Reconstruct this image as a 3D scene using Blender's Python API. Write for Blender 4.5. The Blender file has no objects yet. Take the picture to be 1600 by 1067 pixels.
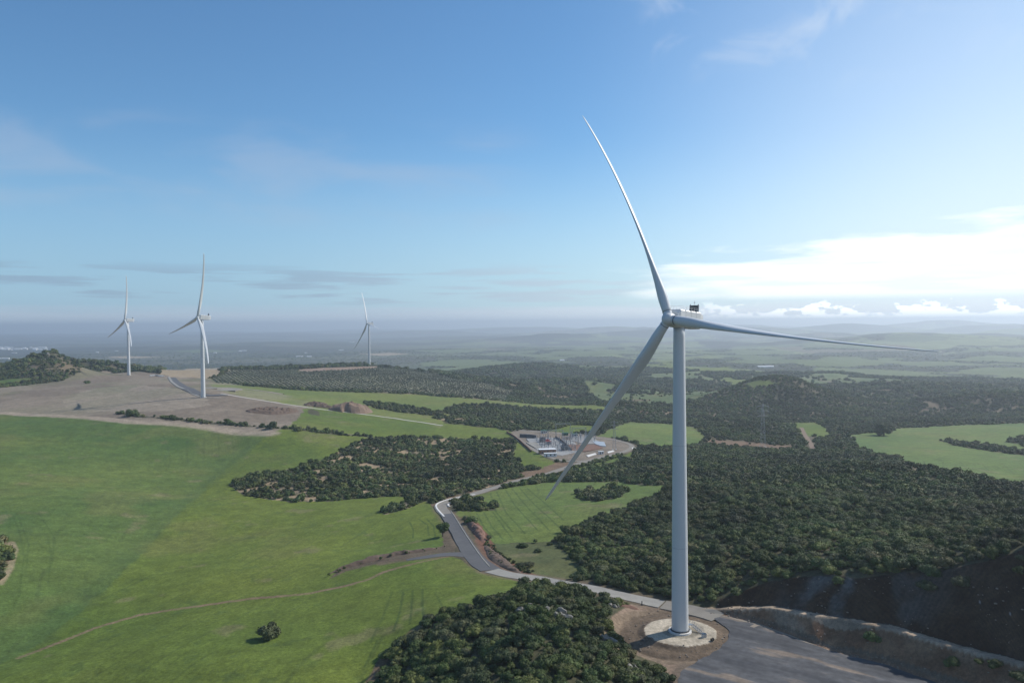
import bpy, bmesh, math, random
import numpy as np
from mathutils import Vector, Matrix
random.seed(7); rng = np.random.default_rng(11)
PI = math.pi
scene = bpy.context.scene
col = scene.collection

# ------------------------------------------------------------------ camera
F, PITCH, ROLL, CZ = 1234.2, .0226, .008, 89.56
def cam_axes():
    f = np.array([0, math.cos(PITCH), -math.sin(PITCH)]); u = np.array([0, math.sin(PITCH), math.cos(PITCH)]); r = np.array([1., 0, 0])
    c, s = math.cos(ROLL), math.sin(ROLL)
    return c*r - s*u, s*r + c*u, f
AR, AU, AF = cam_axes()
def ray(u, v):
    u = np.asarray(u, float); v = np.asarray(v, float)
    d = ((u-800)/F)[..., None]*AR - ((v-533.5)/F)[..., None]*AU + AF
    return d/np.hypot(d[..., 0], d[..., 1])[..., None]      # unit HORIZONTAL length
def pz(u, v, z):                                            # pixel + height -> world xy
    d = ray(u, v); t = (z-CZ)/d[..., 2]; return d[..., 0]*t, d[..., 1]*t
def project(x, y, z):
    Q = np.stack([x, y, z-CZ], -1); d = Q@AF
    return 800+F*(Q@AR)/d, 533.5-F*(Q@AU)/d

# ------------------------------------------------------------------ noise
def _h(ix, iy, seed):
    n = (ix.astype(np.int64)*374761393 + iy.astype(np.int64)*668265263 + seed*1442695041) & 0xffffffff
    n = ((n ^ (n >> 13))*1274126177) & 0xffffffff
    return ((n ^ (n >> 16)) & 0xffff)/65535.0
def vnoise(x, y, sc, seed=0):
    x = x/sc; y = y/sc; ix = np.floor(x); iy = np.floor(y); fx = x-ix; fy = y-iy
    fx = fx*fx*(3-2*fx); fy = fy*fy*(3-2*fy)
    a = _h(ix, iy, seed); b = _h(ix+1, iy, seed); c = _h(ix, iy+1, seed); d = _h(ix+1, iy+1, seed)
    return (a+(b-a)*fx)*(1-fy)+(c+(d-c)*fx)*fy
def fbm(x, y, sc, oct=4, seed=0):
    t = 0; a = .5; s = 0
    for k in range(oct):
        t = t+a*vnoise(x*(1+.03*k)+17.3*k+y*.31, y-9.1*k-x*.31, sc, seed+k); s += a; a *= .5; sc *= .5
    return t/s
def sstep(a, b, x):
    t = np.clip((x-a)/(b-a), 0, 1); return t*t*(3-2*t)

# ------------------------------------------------------------------ ground height
CP = """1063,985,-.5 1000,1000,-2 1100,958,-.5 1110,1030,-1 1300,1010,-.7 1200,1040,-1 1440,1075,-1 1100,1067,-1.5 1200,1120,-1.5 1500,1100,-1.5 1650,1150,-1.5
1200,918,7.0 1300,912,11.8 1400,908,15.8 1250,890,11 1350,885,15.5 1450,880,18.5 1500,898,20.3 1600,880,26 1700,870,31 1125,938,1
1100,880,4 1000,900,.6 900,870,-4 880,840,-6 1000,800,-3 1100,830,3 1200,830,8 1400,830,13 1550,830,19 1200,780,3 1400,770,3 1550,775,7 1050,765,-8 1150,760,-5 1300,745,-2 1450,738,0 1600,765,6 1700,780,8
1300,720,-22 1450,718,-20 1500,700,-27 1350,685,-33 1600,750,-12 1600,700,-28 1600,660,-35 1700,700,-25
1100,730,-14 1150,700,-25 1000,720,-18 1000,697,-21 1000,740,-15 960,712,-20 850,715,-19.6 800,700,-20 820,680,-20 900,680,-20 980,690,-20.5 890,722,-20 1060,680,-26 960,665,-26
900,650,-36 1000,650,-38 1100,650,-38 1200,655,-40 1300,650,-45 1215,603,-22 1215,640,-42 1130,612,-50 1320,615,-50 1400,640,-48 1450,615,-52 1550,640,-45 1650,620,-50
1000,620,-45 900,620,-45 900,600,-52 900,580,-62 1000,590,-60 1200,580,-75 1400,590,-72 1580,590,-72 1400,555,-95 1000,560,-90 1200,555,-95 1430,533,-75 1300,537,-110 700,560,-105 500,555,-110 300,560,-105 100,548,-115 700,540,-115 1000,530,-115 300,540,-115
0,524,-115 300,522,-115 600,519,-115 900,517,-112 1200,514,-110 1600,511,-108
0,1067,-17 100,1060,-16 20,1030,-20 150,930,-19 230,850,-22 310,770,-25 400,700,-16 421,990,-12 300,1060,-11 500,1060,-9 600,930,-8 450,930,-13 600,850,-14 450,850,-17 450,800,-21 330,900,-16 250,990,-15 640,870,-7.5 0,900,-13 100,850,-15 0,800,-12 150,780,-16 0,720,-8 200,700,-12 350,690,-13 0,652,0 200,657,0 300,665,-3 425,677,-8 0,1200,-22 400,1200,-12 800,1200,3
362,760,-24 500,740,-20 500,780,-22 650,720,-24 650,760,-21 750,720,-22 780,740,-20 570,690,-16 700,690,-20 600,683,-17
715,840,-9 700,810,-11 685,790,-13.5 720,778,-14.5 800,755,-17 850,742,-19 800,897,-3.5 750,880,-5.5 900,913,-2 1000,937,-.7
800,800,-10 870,780,-11 960,760,-13 1030,760,-10 820,850,-7 860,890,-4
850,935,6 850,915,-3 760,950,2 700,960,-2 620,1020,-7 570,1067,-10 900,1000,6 960,965,1.2 985,1015,-1 800,1067,5 700,1067,0 1040,1067,-1 920,1067,5 900,1200,8 1060,1150,0
0,620,6 200,620,7 350,640,2 430,655,-5 317,608,13.2 201,584,3.6 577,571,.1 280,600,12 150,585,9 250,583,6 350,577,0 100,600,9 0,600,9 120,578,12
80,552,42 80,592,10 150,565,25 220,580,10 5,581,11 -60,588,7
450,580,0 450,605,-3 600,590,-3 600,612,-10 700,600,-14 680,583,-12 760,600,-28 790,625,-28 700,625,-18 690,645,-20 560,632,-9 570,648,-11 470,634,-2 400,610,3 800,650,-28 600,665,-14"""
px = np.array([[float(q) for q in s.split(',')] for s in CP.split()])
gx, gy = pz(px[:, 0], px[:, 1], px[:, 2]); P = [np.stack([gx, gy, px[:, 2]], 1)]
for (u, D, z) in [(0, 2600, -80), (150, 2600, -80), (300, 2500, -75), (450, 2700, -80), (600, 2700, -80), (0, 1850, -20), (150, 1850, -30), (300, 1950, -35), (450, 2000, -30),
                  (600, 2050, -30), (75, 1700, 0), (750, 2000, -55), (0, 60, -20), (800, 60, 0), (1600, 60, 0), (0, 30000, -115), (400, 30000, -115), (800, 30000, -112), (1200, 30000, -110), (1600, 30000, -108)]:
    a = math.atan((u-800)/F); P.append(np.array([[D*math.sin(a), D*math.cos(a), z]]))
P = np.concatenate(P)
def warp(x, y):
    D = np.maximum(np.hypot(x, y), 40.); az = np.arctan2(x, y)
    return np.clip(az, -.72, .72)*1.15, np.log(np.minimum(D, 32000))
A_, S_ = warp(P[:, 0], P[:, 1]); Z_ = P[:, 2]
n = len(A_)
def kern(r2): return .5*r2*np.log(r2+1e-12)
K = kern((A_[:, None]-A_)**2+(S_[:, None]-S_)**2)+np.eye(n)*3e-5
Q = np.stack([np.ones(n), A_, S_], 1)
M = np.zeros((n+3, n+3)); M[:n, :n] = K; M[:n, n:] = Q; M[n:, :n] = Q.T
W = np.linalg.solve(M, np.concatenate([Z_, np.zeros(3)]))
def tps(x, y):
    a, s = warp(x, y); sh = a.shape; a = a.ravel(); s = s.ravel(); out = np.empty(len(a))
    for i in range(0, len(a), 60000):
        aa = a[i:i+60000, None]; ss = s[i:i+60000, None]
        out[i:i+60000] = kern((aa-A_)**2+(ss-S_)**2)@W[:n] + W[n]+W[n+1]*aa[:, 0]+W[n+2]*ss[:, 0]
    out = out.reshape(sh)
    az = np.abs(np.arctan2(x, y)); D = np.hypot(x, y)
    back = -8-107*sstep(300, 6000, D)
    w = sstep(.8, 1.5, az)
    return out*(1-w)+back*w

TX, TY = 48.1, 227.3
foot_px = [(1112, 956, -.9), (1147, 963, -.9), (1194, 976, -.9), (1240, 993, -.9), (1287, 1010, -.9), (1381, 1035, -.9), (1472, 1066, -.9), (1600, 1112, -.9), (1800, 1190, -.9)]
FP = np.array([np.array(pz(*p)) for p in foot_px]); FB = np.array([.3, 1.8, 4., 5.2, 6.2, 7., 7.1, 8., 9.])
def seg_dist(x, y, poly):
    """distance, signed side, parameter along polyline"""
    best = np.full(x.shape, 1e18); side = np.zeros(x.shape); par = np.zeros(x.shape)
    for i in range(len(poly)-1):
        ax, ay = poly[i]; bx, by = poly[i+1]; dx, dy = bx-ax, by-ay; L2 = dx*dx+dy*dy
        t = np.clip(((x-ax)*dx+(y-ay)*dy)/L2, 0, 1); qx = x-(ax+t*dx); qy = y-(ay+t*dy); d2 = qx*qx+qy*qy
        m = d2 < best; best = np.where(m, d2, best); side = np.where(m, np.sign(dx*qy-dy*qx), side); par = np.where(m, i+t, par)
    return np.sqrt(best), side, par

def pip(x, y, poly):
    inside = np.zeros(x.shape, bool)
    m = (x > poly[:, 0].min()) & (x < poly[:, 0].max()) & (y > poly[:, 1].min()) & (y < poly[:, 1].max())
    xs, ys = x[m], y[m]; r = np.zeros(xs.shape, bool); j = len(poly)-1
    for i in range(len(poly)):
        xi, yi = poly[i]; xj, yj = poly[j]
        if yi != yj:
            c = ((yi > ys) != (yj > ys)) & (xs < (xj-xi)*(ys-yi)/(yj-yi)+xi); r ^= c
        j = i
    inside[m] = r
    return inside

PAD_PX = [(1112, 959), (1147, 966), (1194, 979), (1240, 996), (1287, 1013), (1381, 1038), (1472, 1069), (1600, 1115), (1800, 1195), (1500, 1350), (1200, 1300), (1075, 1180), (1060, 1080), (1066, 1050), (1080, 1038), (1110, 1022), (1135, 1000), (1140, 985), (1122, 972)]
PAD_OUT = np.array([np.array(pz(a, b, -.9)) for a, b in PAD_PX]); PAD_C = np.vstack([PAD_OUT, PAD_OUT[:1]])
BUMPS = []   # filled below: world gaussians for distant hills (x, y, sx, sy, h)
def _b(u, D, w, h, dd=None):
    a = math.atan((u-800)/F); BUMPS.append((D*math.sin(a), D*math.cos(a), w, dd or w, h))
_b(800, 2500, 160, 20, 130); _b(850, 2700, 190, 20, 160); _b(730, 2350, 110, 8, 90)
_b(82, 1440, 52, 26, 60); _b(1405, 6900, 550, 60, 700); _b(1130, 7600, 350, 40, 400); _b(1215, 1420, 90, 22, 80); _b(1450, 1900, 170, 14, 90); _b(900, 1650, 130, 15, 80); _b(1050, 1950, 170, 10, 90); _b(1340, 2200, 190, 6, 90); _b(1560, 1500, 140, 18, 80); _b(960, 1180, 80, 9, 60); _b(820, 1450, 100, 14, 60); _b(640, 4300, 260, 18, 200)
for (u, D, w, h) in [(880, 9500, 900, 70), (1010, 11000, 1000, 90), (960, 14500, 1500, 120), (1180, 12500, 1100, 95), (1300, 10000, 800, 60), (1330, 15500, 1500, 135), (1560, 14500, 1500, 130), (1480, 18500, 1800, 175),
                     (1120, 18000, 1900, 150), (820, 19500, 2300, 135), (1600, 11000, 900, 70), (650, 16000, 1500, 70), (1240, 7000, 500, 30), (1560, 8500, 600, 45), (1000, 7600, 500, 35)]:
    _b(u, D, w*.85, h*1.1, w*.38)
def height(x, y):
    z = tps(x, y); D = np.hypot(x, y)
    for (bx, by, sx, sy, h) in BUMPS:
        z = z+h*np.exp(-((x-bx)/sx)**2-((y-by)/sy)**2)
    # rolling ground, more of it where scrub grows on the right
    right = sstep(-50, 250, x)*sstep(700, 1200, y)
    z = z+right*(fbm(x, y, 330, 3, 5)-.5)*36*sstep(800, 1500, D)
    z = z+right*(fbm(x, y, 110, 3, 6)-.5)*11*sstep(750, 1300, D)*(1-sstep(2600, 4000, D))
    z = z+(fbm(x, y, 1500, 4, 9)-.5)*60*sstep(2600, 7000, D)
    z = z+(fbm(x, y, 3800, 3, 19)-.5)*150*sstep(7000, 14000, D)
    z = z+sstep(60, 115, x)*sstep(285, 325, y)*(1-sstep(500, 600, y))*(fbm(x, y, 55, 3, 12)-.5)*9
    gul = np.exp(-((x+85)/75)**2-((y-600)/55)**2)
    z = z+gul*(fbm(x, y, 30, 3, 2)-.55)*9
    z = z+(fbm(x, y, 60, 3, 3)-.5)*1.0*sstep(250, 600, D)
    z = z+(fbm(x, y, 9, 3, 4)-.5)*.35
    # crane pad and foundation platform (levelled)
    r = np.hypot(x-TX, y-TY)
    d, sd, par = seg_dist(x, y, FP)
    near = (D < 420)
    padw = np.exp(-np.maximum(0, np.hypot(x-92, y-205)-62)**2/90.)*near
    lvl = -.9
    sgn = d*sd            # >0 : far side (hill)
    if near.any():
        pm = np.zeros(x.shape); xn, yn = x[near], y[near]; ip = pip(xn, yn, PAD_OUT); dp = seg_dist(xn, yn, PAD_C)[0]
        pw = np.where(ip, 1., 1-sstep(0, 9, dp)); pm[near] = pw; z = np.where(sgn < .5, lvl*pm+z*(1-pm), z)
    # the two benches of the cutting
    b = np.interp(par, np.arange(len(FB)), FB)
    nz = (fbm(x, y, 2.5, 3, 8)-.5)*.45
    prof = np.where(sgn < b/1.15, lvl+sgn*1.15, np.where(sgn < b/1.15+4.6, lvl+b+.25-.10*(sgn-b/1.15), lvl+b-.2+(sgn-b/1.15-4.6)*.97)) + nz*np.clip(sgn, 0, 1.)
    cut = near & (sgn >= 0) & (x > TX+8)
    z = np.where(cut, np.minimum(z, prof), z)
    # platform of the turbine: pale disc, bank, ditch ring
    ring = 1.0*(1-sstep(10.2, 13.2, r))+0*r
    tgt = -1.0+.95*(1-sstep(9.9, 12.6, r))-.45*np.exp(-((r-17.5)/1.3)**2)
    w = 1-sstep(15, 21, r)
    z = z*(1-w)+tgt*w
    return z

def unproj(pts, n=900):
    pts = np.asarray(pts, float); d = ray(pts[:, 0], pts[:, 1])
    T = np.exp(np.linspace(math.log(110), math.log(29000), n))
    X = d[:, 0:1]*T; Y = d[:, 1:2]*T; Zr = CZ+d[:, 2:3]*T
    g = height(X, Y)-Zr
    out = []
    for i in range(len(pts)):
        k = np.argmax(g[i] > 0)
        if g[i].max() <= 0: k = n-1
        if k == 0: t = T[0]
        else:
            a, b = g[i, k-1], g[i, k]; t = T[k-1]+(T[k]-T[k-1])*(-a/(b-a) if b != a else 0)
        out.append((d[i, 0]*t, d[i, 1]*t))
    return np.array(out)
def pts(s): return [tuple(float(q) for q in w.split(',')) for w in s.split()]
def WP(s):                       # pixel string -> smoothed world polygon (dense)
    return unproj(pts(s))
# ------------------------------------------------------------------ land cover (outlines lie on the ground, in metres)
G_DARK = (.087, .129, .033); G_MID = (.106, .143, .026); G_LIGHT = (.132, .162, .040); G_PALE = (.115, .145, .06)
BROWN = (.180, .145, .110); TAN = (.30, .235, .155); SOIL = (.17, .115, .075); RED = (.20, .09, .06); SCRUB = (.070, .068, .038)
AREAS = [  # name, colour, scrub density (0..1), outline
 ('brownhill', BROWN, 0, "-80,612 0,606 90,596 125,580 160,577 245,584 305,588 330,592 420,612 500,632 480,642 452,668 425,678 330,670 200,660 0,647 -80,643"),
 ('dome', (.245, .205, .158), 0, "95,628 140,608 200,601 260,605 310,618 330,632 270,642 180,645 110,640"),
 ('tanfield', TAN, 0, "245,583 290,576 358,575 345,583 325,591 270,589"),
 ('sliver', G_DARK, 0, "-80,594 0,594 72,590 50,594 0,601 -80,604"),
 ('olive', (.15, .145, .088), 0, "328,592 362,578 460,577 575,572.5 620,574 680,584 755,598 800,612 790,626 700,619 600,613 500,609 400,603 335,598"),
 ('clearing', (.27, .19, .14), 0, "462,579 480,576 560,573.5 592,572.5 590,575 545,578 480,581"),
 ('leftfield', G_MID, 0, "-120,643 0,647 200,659 330,669 425,677 445,668 500,677 590,684 560,700 540,712 500,722 440,738 385,744 362,760 400,776 450,784 520,782 600,776 645,773 668,785 690,797 705,830 700,850 708,868 745,888 800,906 880,922 830,932 760,940 700,952 650,985 600,1020 565,1075 520,1250 -200,1250"),
 ('darkleft', G_DARK, 0, "-120,643 0,647 200,659 330,669 425,677 390,700 330,752 262,818 180,905 90,985 0,1040 -200,1150"),  # darker green: shade of the slope turned from the sun, put into the colour
 ('upperfield', G_MID, 0, "452,667 480,635 570,646 690,661 770,668 805,676 795,686 760,689 640,682 600,684 540,677"),
 ('strip', G_LIGHT, 0, "325,598 400,604 500,611 600,614 700,620.5 800,628 900,633 965,639 950,642 860,638 760,632 700,636 690,645 720,650 700,658 690,663 570,648 480,636 400,623 345,612"),
 ('f3', (.115, .155, .038), 0, "737,776 790,762 860,753 970,751 988,757 1045,758 1052,764 1030,777 985,792 940,806 905,820 872,836 866,846 775,849 748,836 735,815 712,803"),
 ('rough', (.085, .098, .04), .025, "775,849 866,848 886,862 908,886 905,902 860,906 800,896 764,872 745,836"),
 ('f4', (.112, .155, .040), 0, "935,682 955,670 985,659 1005,661 1060,663 1085,669 1102,681 1096,693 1060,699 1010,697 975,686"),
 ('f4b', G_MID, 0, "850,674 900,664 930,666 925,676 890,678"),
 ('f4c', G_MID, 0, "790,705 805,690 830,703 860,718 880,724 850,732 815,727"),
 ('f4d', G_MID, 0, "900,733 960,716 990,705 985,716 950,728 900,736"),
 ('f7', G_LIGHT, 0, "732,642 800,644 842,655 800,654 745,650"),
 ('f8', (.098, .148, .040), 0, "1330,680 1400,669 1500,664 1600,661 1760,660 1900,760 1700,770 1600,757 1500,743 1430,731 1390,714 1340,702"),
 ('f9', G_MID, 0, "1228,660 1275,660 1292,668 1296,682 1255,682 1248,670"),
 ('f10', G_LIGHT, 0, "985,566 1015,558 1058,562 1062,578 1000,574"),
 ('f11', G_PALE, 0, "1235,581 1290,573 1350,576 1400,579 1510,580 1520,590 1440,596 1380,599 1345,599 1300,591"),
 ('f12', G_LIGHT, 0, "1075,575 1140,572 1170,590 1175,600 1140,600 1110,590"),
 ('subst', (.20, .165, .13), 0, "796,674 830,672 900,677 960,685 990,694 988,704 955,714 905,722 865,716 830,702"),
 ('brown2', SOIL, .0, "812,738 840,734 870,722 905,722 885,736 850,744 815,752 770,762 740,773 700,784 684,792 674,788 700,777 760,762"),
 ('slope2', SOIL, .02, "1110,686 1180,692 1240,697 1230,702 1150,699 1100,694"),
 ('redbank', (.17, .085, .055), .05, "722,806 745,815 770,848 790,875 835,898 880,908 870,912 800,896 765,880 745,850"),
 ('junction', (.115, .09, .062), 0, "698,803 704,803 716,845 712,862 640,872 590,880 540,893 512,905 525,893 600,872 690,853"),
 ('soilleft', (.22, .16, .115), 0, "942,958 985,944 1040,950 1060,953 1110,958 1130,950 1190,965 1250,990 1120,1010 1075,1067 1060,1090 1030,1060 1000,1030 965,990"),
 ('fa', G_PALE, 0, "800,545 870,540 960,541 1000,546 1040,552 1000,556 900,557 820,555"),
 ('fb', G_PALE, 0, "655,566 700,560 770,562 830,566 780,572 735,580 700,584 660,572"),
 ('fc', G_PALE, 0, "1235,563 1300,557 1400,559 1500,561 1600,557 1680,558 1680,573 1560,570 1450,572 1350,571 1260,572"),
 ('fd', G_PALE, 0, "1500,579 1560,574 1640,578 1680,590 1600,594 1540,592"),
 ('fe', G_PALE, 0, "1090,549 1180,545 1240,550 1200,557 1110,557"),
 ('ff', G_LIGHT, 0, "1165,599 1195,595 1215,600 1180,607"),
 ('fg', G_PALE, 0, "1240,541 1340,539 1400,543 1340,547 1260,547"), ('fh', G_PALE, 0, "640,548 720,546 760,549 700,552"), ('fi', G_PALE, 0, "860,529 960,527 1020,530 940,533"),
 ('fj', G_PALE, 0, "1440,546 1540,543 1640,545 1640,551 1500,551"), ('fk', TAN, 0, "560,553 610,551 640,553 600,556"), ('fl', TAN, 0, "160,558 200,556 260,558 200,560"), ('fm', G_PALE, 0, "250,548 330,546 380,549 300,551"),
 ('rock1', (.16, .12, .08), .35, "565,1075 600,1022 650,984 690,955 700,958 665,990 620,1030 590,1080"),
]
AREA_W = {}
for nm, c, dn, s in AREAS: AREA_W[nm] = WP(s)
WOODS = [ # outline, density, openness of bare ground
 ("362,761 385,743 440,736 500,719 530,703 570,687 640,682 720,684 790,686 806,700 795,716 800,736 818,745 760,762 700,776 668,781 648,791 600,804 596,797 640,779 620,773 560,776 480,784 420,781 380,772", .80),
 ("565,628 600,629 640,636 692,645 692,651 640,646 580,637", 1.),
 ("695,635 760,630 830,637 940,643 1000,650 985,659 900,664 845,669 760,667 690,658 672,652 720,650", .85),
 ("704,792 715,783 745,783 776,788 772,797 740,799 715,798", 1.2),
 ("902,778 903,770 925,768 945,764 970,762 981,768 970,776 940,783 915,782", 1.2),
 ("1470,688 1500,690 1560,697 1600,706 1640,712 1600,712 1540,704 1490,696", .9),
 ("1578,690 1600,680 1640,678 1640,694 1600,698", 1.2),
 ("1330,664 1392,662 1396,676 1340,676", 1.2),
 ("-40,850 8,838 22,852 20,880 8,905 -40,920", 1.1),
 ("560,1078 600,1024 650,985 700,955 760,946 800,936 830,926 900,930 950,936 975,945 962,962 950,975 975,1000 1005,1020 1040,1050 1062,1085 1040,1250 540,1250", 1.0),
 ("480,646 500,650 498,642 484,638", 0.),
]
WOODS_W = [(WP(s), d) for s, d in WOODS]
HEDGES = [("190,646 215,650 260,655 320,660 380,664 440,669 470,672 520,677 560,681 600,684", 3.2, .8), ("340,596 400,603 470,607 600,612 700,619 790,626", 5, .7),
          ("590,574 640,578 690,585 750,597", 9, .9), ("785,760 830,752 870,744 905,738 960,728", 7, .9), ("1390,714 1430,731 1500,743 1600,757", 6, .9)]
HEDGES_W = [(WP(s), w, d) for s, w, d in HEDGES]
STROKES = [ # pixel line, half width m, colour, strength
 ("30,1027 80,1008 150,980 220,960 300,948 400,934 480,927 540,915 575,905 600,893 640,882 700,869", 1.1, (.22, .15, .10), 1.05),
 ("0,1042 60,1000 150,925 230,845 310,768 390,700", 5., (.060, .095, .03), .35),
 ("0,645 100,650 200,659 330,669 425,677", 8, (.32, .26, .195), .95),
 ("0,870 18,846 24,858 15,890 0,912", 1.4, TAN, .8), ("570,1075 600,1030 645,985 690,958", 1.6, (.19, .13, .08), .8),
 ("1112,686 1180,691 1262,700", 2.5, SOIL, .7), ("1300,575 1400,583 1500,582", 5, G_PALE, .5),
 ("1392,714 1432,733 1470,740", 1.6, TAN, .8), ("1340,673 1420,666 1500,662 1560,657 1600,656", 3.0, (.2, .19, .13), .7), ("325,592 345,584 362,577", 4, TAN, .9),
 ("820,660 850,655 880,664", 4, RED, .4), ("650,705 662,712 655,722", 3.5, TAN, .8), ("430,768 450,762 480,772 500,765", 4, TAN, .8), ("560,728 600,735 640,742", 3, TAN, .5),
 ("978,632 1010,640 1000,650", 6, RED, .5),
]
for k, s in enumerate(["766,770 775,800 800,830", "776,768 790,800 820,833", "790,765 805,790 840,828", "800,763 822,790 858,828", "812,762 835,788 872,822", "822,761 842,778 880,812",
                       "745,802 755,822 772,840", "756,800 768,822 786,842", "770,800 790,828 800,840", "655,811 668,820 670,836", "666,810 678,822 680,838", "640,815 646,828 645,840",
                       "630,925 625,955 615,985", "645,922 643,950 640,975", "660,920 660,945 662,965", "612,925 600,960 580,1000", "680,925 690,945 700,955", "590,1000 575,1030 570,1040",
                       "5,790 16,812 12,850 5,880", "14,790 30,830 38,870 30,930 15,960", "26,800 45,850 40,900", "60,800 85,840 82,880 70,900", "75,840 80,870 75,910",
                       "360,745 380,728 410,716", "255,680 262,700 255,720", "330,690 345,700 335,712"]):
    STROKES.append((s, .45, (.045, .075, .022), .75 if k < 15 else .45))
for s_, hw_ in (("1034,944 1000,937 950,926.5 900,915 850,906 800,899 768,891", 6.), ("767,890 748,878 735,862 724,845 713,826 703,811 690,796 690,788 706,781 740,772 785,758 825,747 860,739 893,728", 5.5), ("738,868 700,867 660,871 600,879", 3.5)):
    STROKES.insert(0, (s_, hw_, (.155, .115, .08), .85))
STROKES_W = [(unproj(pts(s)), w, c, k) for s, w, c, k in STROKES]
PATCH = [("650,600", 0)]
OLIVE = AREA_W['olive']; CLEARING = AREA_W['clearing']
def wrp(x, y):
    D = np.hypot(x, y); am = D*.004+.5
    s = 9.
    return x+(fbm(x, y, 14, 3, 31)-.5)*am*2.2, y+(fbm(x, y, 14, 3, 37)-.5)*am*2.6

def cover(x, y):
    """albedo (n,3), scrub density (n)"""
    wx, wy = wrp(x, y); D = np.hypot(x, y)
    C = np.empty(x.shape+(3,)); C[:] = SCRUB; dn = np.full(x.shape, .92)
    # open soil between the bushes
    o = fbm(x, y, 26, 4, 41); op = sstep(.59, .69, o)*(.45+.55*sstep(.45, .6, fbm(x, y, 120, 2, 42)))*(1-.85*((x > 30) & (D < 620)))
    C = C*(1-op[..., None])+np.array((.16, .125, .08))*op[..., None]
    dn = dn*(1-.75*op)
    # distant mosaic of fields, groves and tilled land
    far = sstep(2350, 2750, D+(fbm(x, y, 500, 3, 44)-.5)*900)
    n1 = fbm(x+.3*y, y, 1050, 4, 51); n2 = fbm(x, y*.7, 420, 3, 57); n3 = vnoise(x, y, 700, 61)
    fld = sstep(.455, .468, n1)*(1-sstep(.56, .58, n2))
    xr = sstep(-.25, .05, np.arctan2(x, y))
    fc = np.where((n3 > .72)[..., None], np.array((.15, .135, .09)), np.where((n3 > .38)[..., None], np.array((.17, .20, .085)), np.array((.11, .14, .065))))
    fw = (fld*(.35+.65*xr)*far)[..., None]
    C = C*(1-fw)+fc*fw; dn = dn*(1-fw[..., 0])
    grove = far[..., None]*(1-fw)*.8; C = C*(1-grove)+np.array((.032, .042, .028))*grove
    hg = (np.abs(fbm(x, y, 520, 3, 66)-.5) < .012)[..., None]*fw; C = C*(1-hg)+np.array((.035, .045, .028))*hg
    lf = ((1-xr)*far)[..., None]; sp = (sstep(.62, .66, fbm(x, y, 800, 3, 63)))[..., None]*lf*.5
    C = C*(1-sp)+np.array((.17, .16, .12))*sp
    dn = dn*(1-far*(1-xr)*.45)
    for nm, c, d, s in AREAS:
        m = pip(wx, wy, AREA_W[nm]); C[m] = c; dn[m] = d
    ff = np.zeros(x.shape, bool)
    for nm in ('fa', 'fb', 'fc', 'fd', 'fe', 'f11', 'f10', 'f12', 'fj', 'fg'): ff |= pip(wx, wy, AREA_W[nm])
    cl = (D > 1250) & (D < 2750) & (x > 150) & (dn > .4) & (fbm(x, y*.8, 260, 4, 68) > .615); C[cl] = np.array(G_PALE)*.95; dn[cl] = .03
    gr = ff & (fbm(x, y*.8, 230, 4, 64) > .60); C[gr] = (.035, .045, .028); dn[gr] = .9
    # variation inside the fields
    v1 = fbm(x, y, 70, 3, 71); v2 = fbm(x, y, 7, 3, 73)
    green = (C[..., 1] > C[..., 0]*1.15) & (dn < .5) & (D < 2600)
    g = np.clip((v1-.5)*2.2, -1, 1)[..., None]
    C = np.where(green[..., None], C*(1+.12*g)+np.array((.020, .006, .0))*g, C)
    # greener and more uneven near the camera
    m = pip(x, y, AREA_W['darkleft'])
    y2 = (sstep(.55, .75, fbm(x, y, 45, 3, 75))*green)[..., None]; C = C*(1-.35*y2)+np.array((.15, .145, .05))*.35*y2
    # drill rows and tractor lines
    def rows(mask, ang, per, wid, amp):
        q = (x*math.cos(ang)+y*math.sin(ang)+(fbm(x, y, 130, 2, 97)-.5)*40)/per; f_ = np.abs(q-np.round(q))*per
        a = (mask*amp*(1-sstep(wid*.5, wid, f_))*sstep(.35, .6, fbm(x, y, 35, 3, 98)))[..., None]; return a
    gm = green & (D < 900)
    for a in (rows(gm & m, .35, 14., .8, .32), rows(gm & ~m, -.25, 16., .8, .26), rows(gm & m, .35, 3.2, .9, .10), rows(gm & ~m, -.25, 3.2, .9, .10)): C = C*(1-a)+np.array((.05, .07, .025))*a
    wd = (green*sstep(.66, .76, fbm(x, y, 6, 4, 99)))[..., None]; C = C*(1-.30*wd)+np.array((.05, .085, .03))*.30*wd
    bs = (green*sstep(.70, .80, fbm(x, y, 18, 4, 100)))[..., None]; C = C*(1-.45*bs)+np.array((.19, .16, .09))*.45*bs
    bm = pip(wx, wy, AREA_W['brownhill'])
    t = (bm*sstep(.5, .66, fbm(x, y*.5, 60, 4, 77)))[..., None]; C = C*(1-.4*t)+np.array((.13, .145, .07))*.4*t
    t = (bm*sstep(.48, .6, fbm(x, y, 90, 3, 79)))[..., None]; C = C*(1-.45*t)+np.array((.27, .225, .17))*.45*t
    for w, d in WOODS_W:
        m = pip(wx, wy, w); o2 = op[m]; base = np.array(SCRUB)*(1-o2[:, None])+np.array((.30, .225, .14))*o2[:, None]
        C[m] = base; dn[m] = d*(1-.7*o2) if d < .9 else d*(1-.2*o2)
    for w, hw, d in HEDGES_W:
        ds = seg_dist(wx, wy, w)[0] < hw*(.4+fbm(x, y, 25, 2, 81)); C[ds] = SCRUB; dn[ds] = d
    m = pip(wx, wy, WOODS_W[0][0]) & (fbm(x, y, 13, 3, 83) > .635); C[m] = (.30, .225, .14); dn[m] = .12
    # cut faces and pad
    d, sd, par = seg_dist(x, y, FP); sg = d*sd
    b = np.interp(par, np.arange(len(FB)), FB)
    near = (D < 330) & (x > TX+6)
    nat = sstep(.35, .7, fbm(x, y, 5, 3, 85))[..., None]
    zc = tps(x, y) - (-.9+b+(sg-b/1.15-4.6)*.97)
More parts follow.
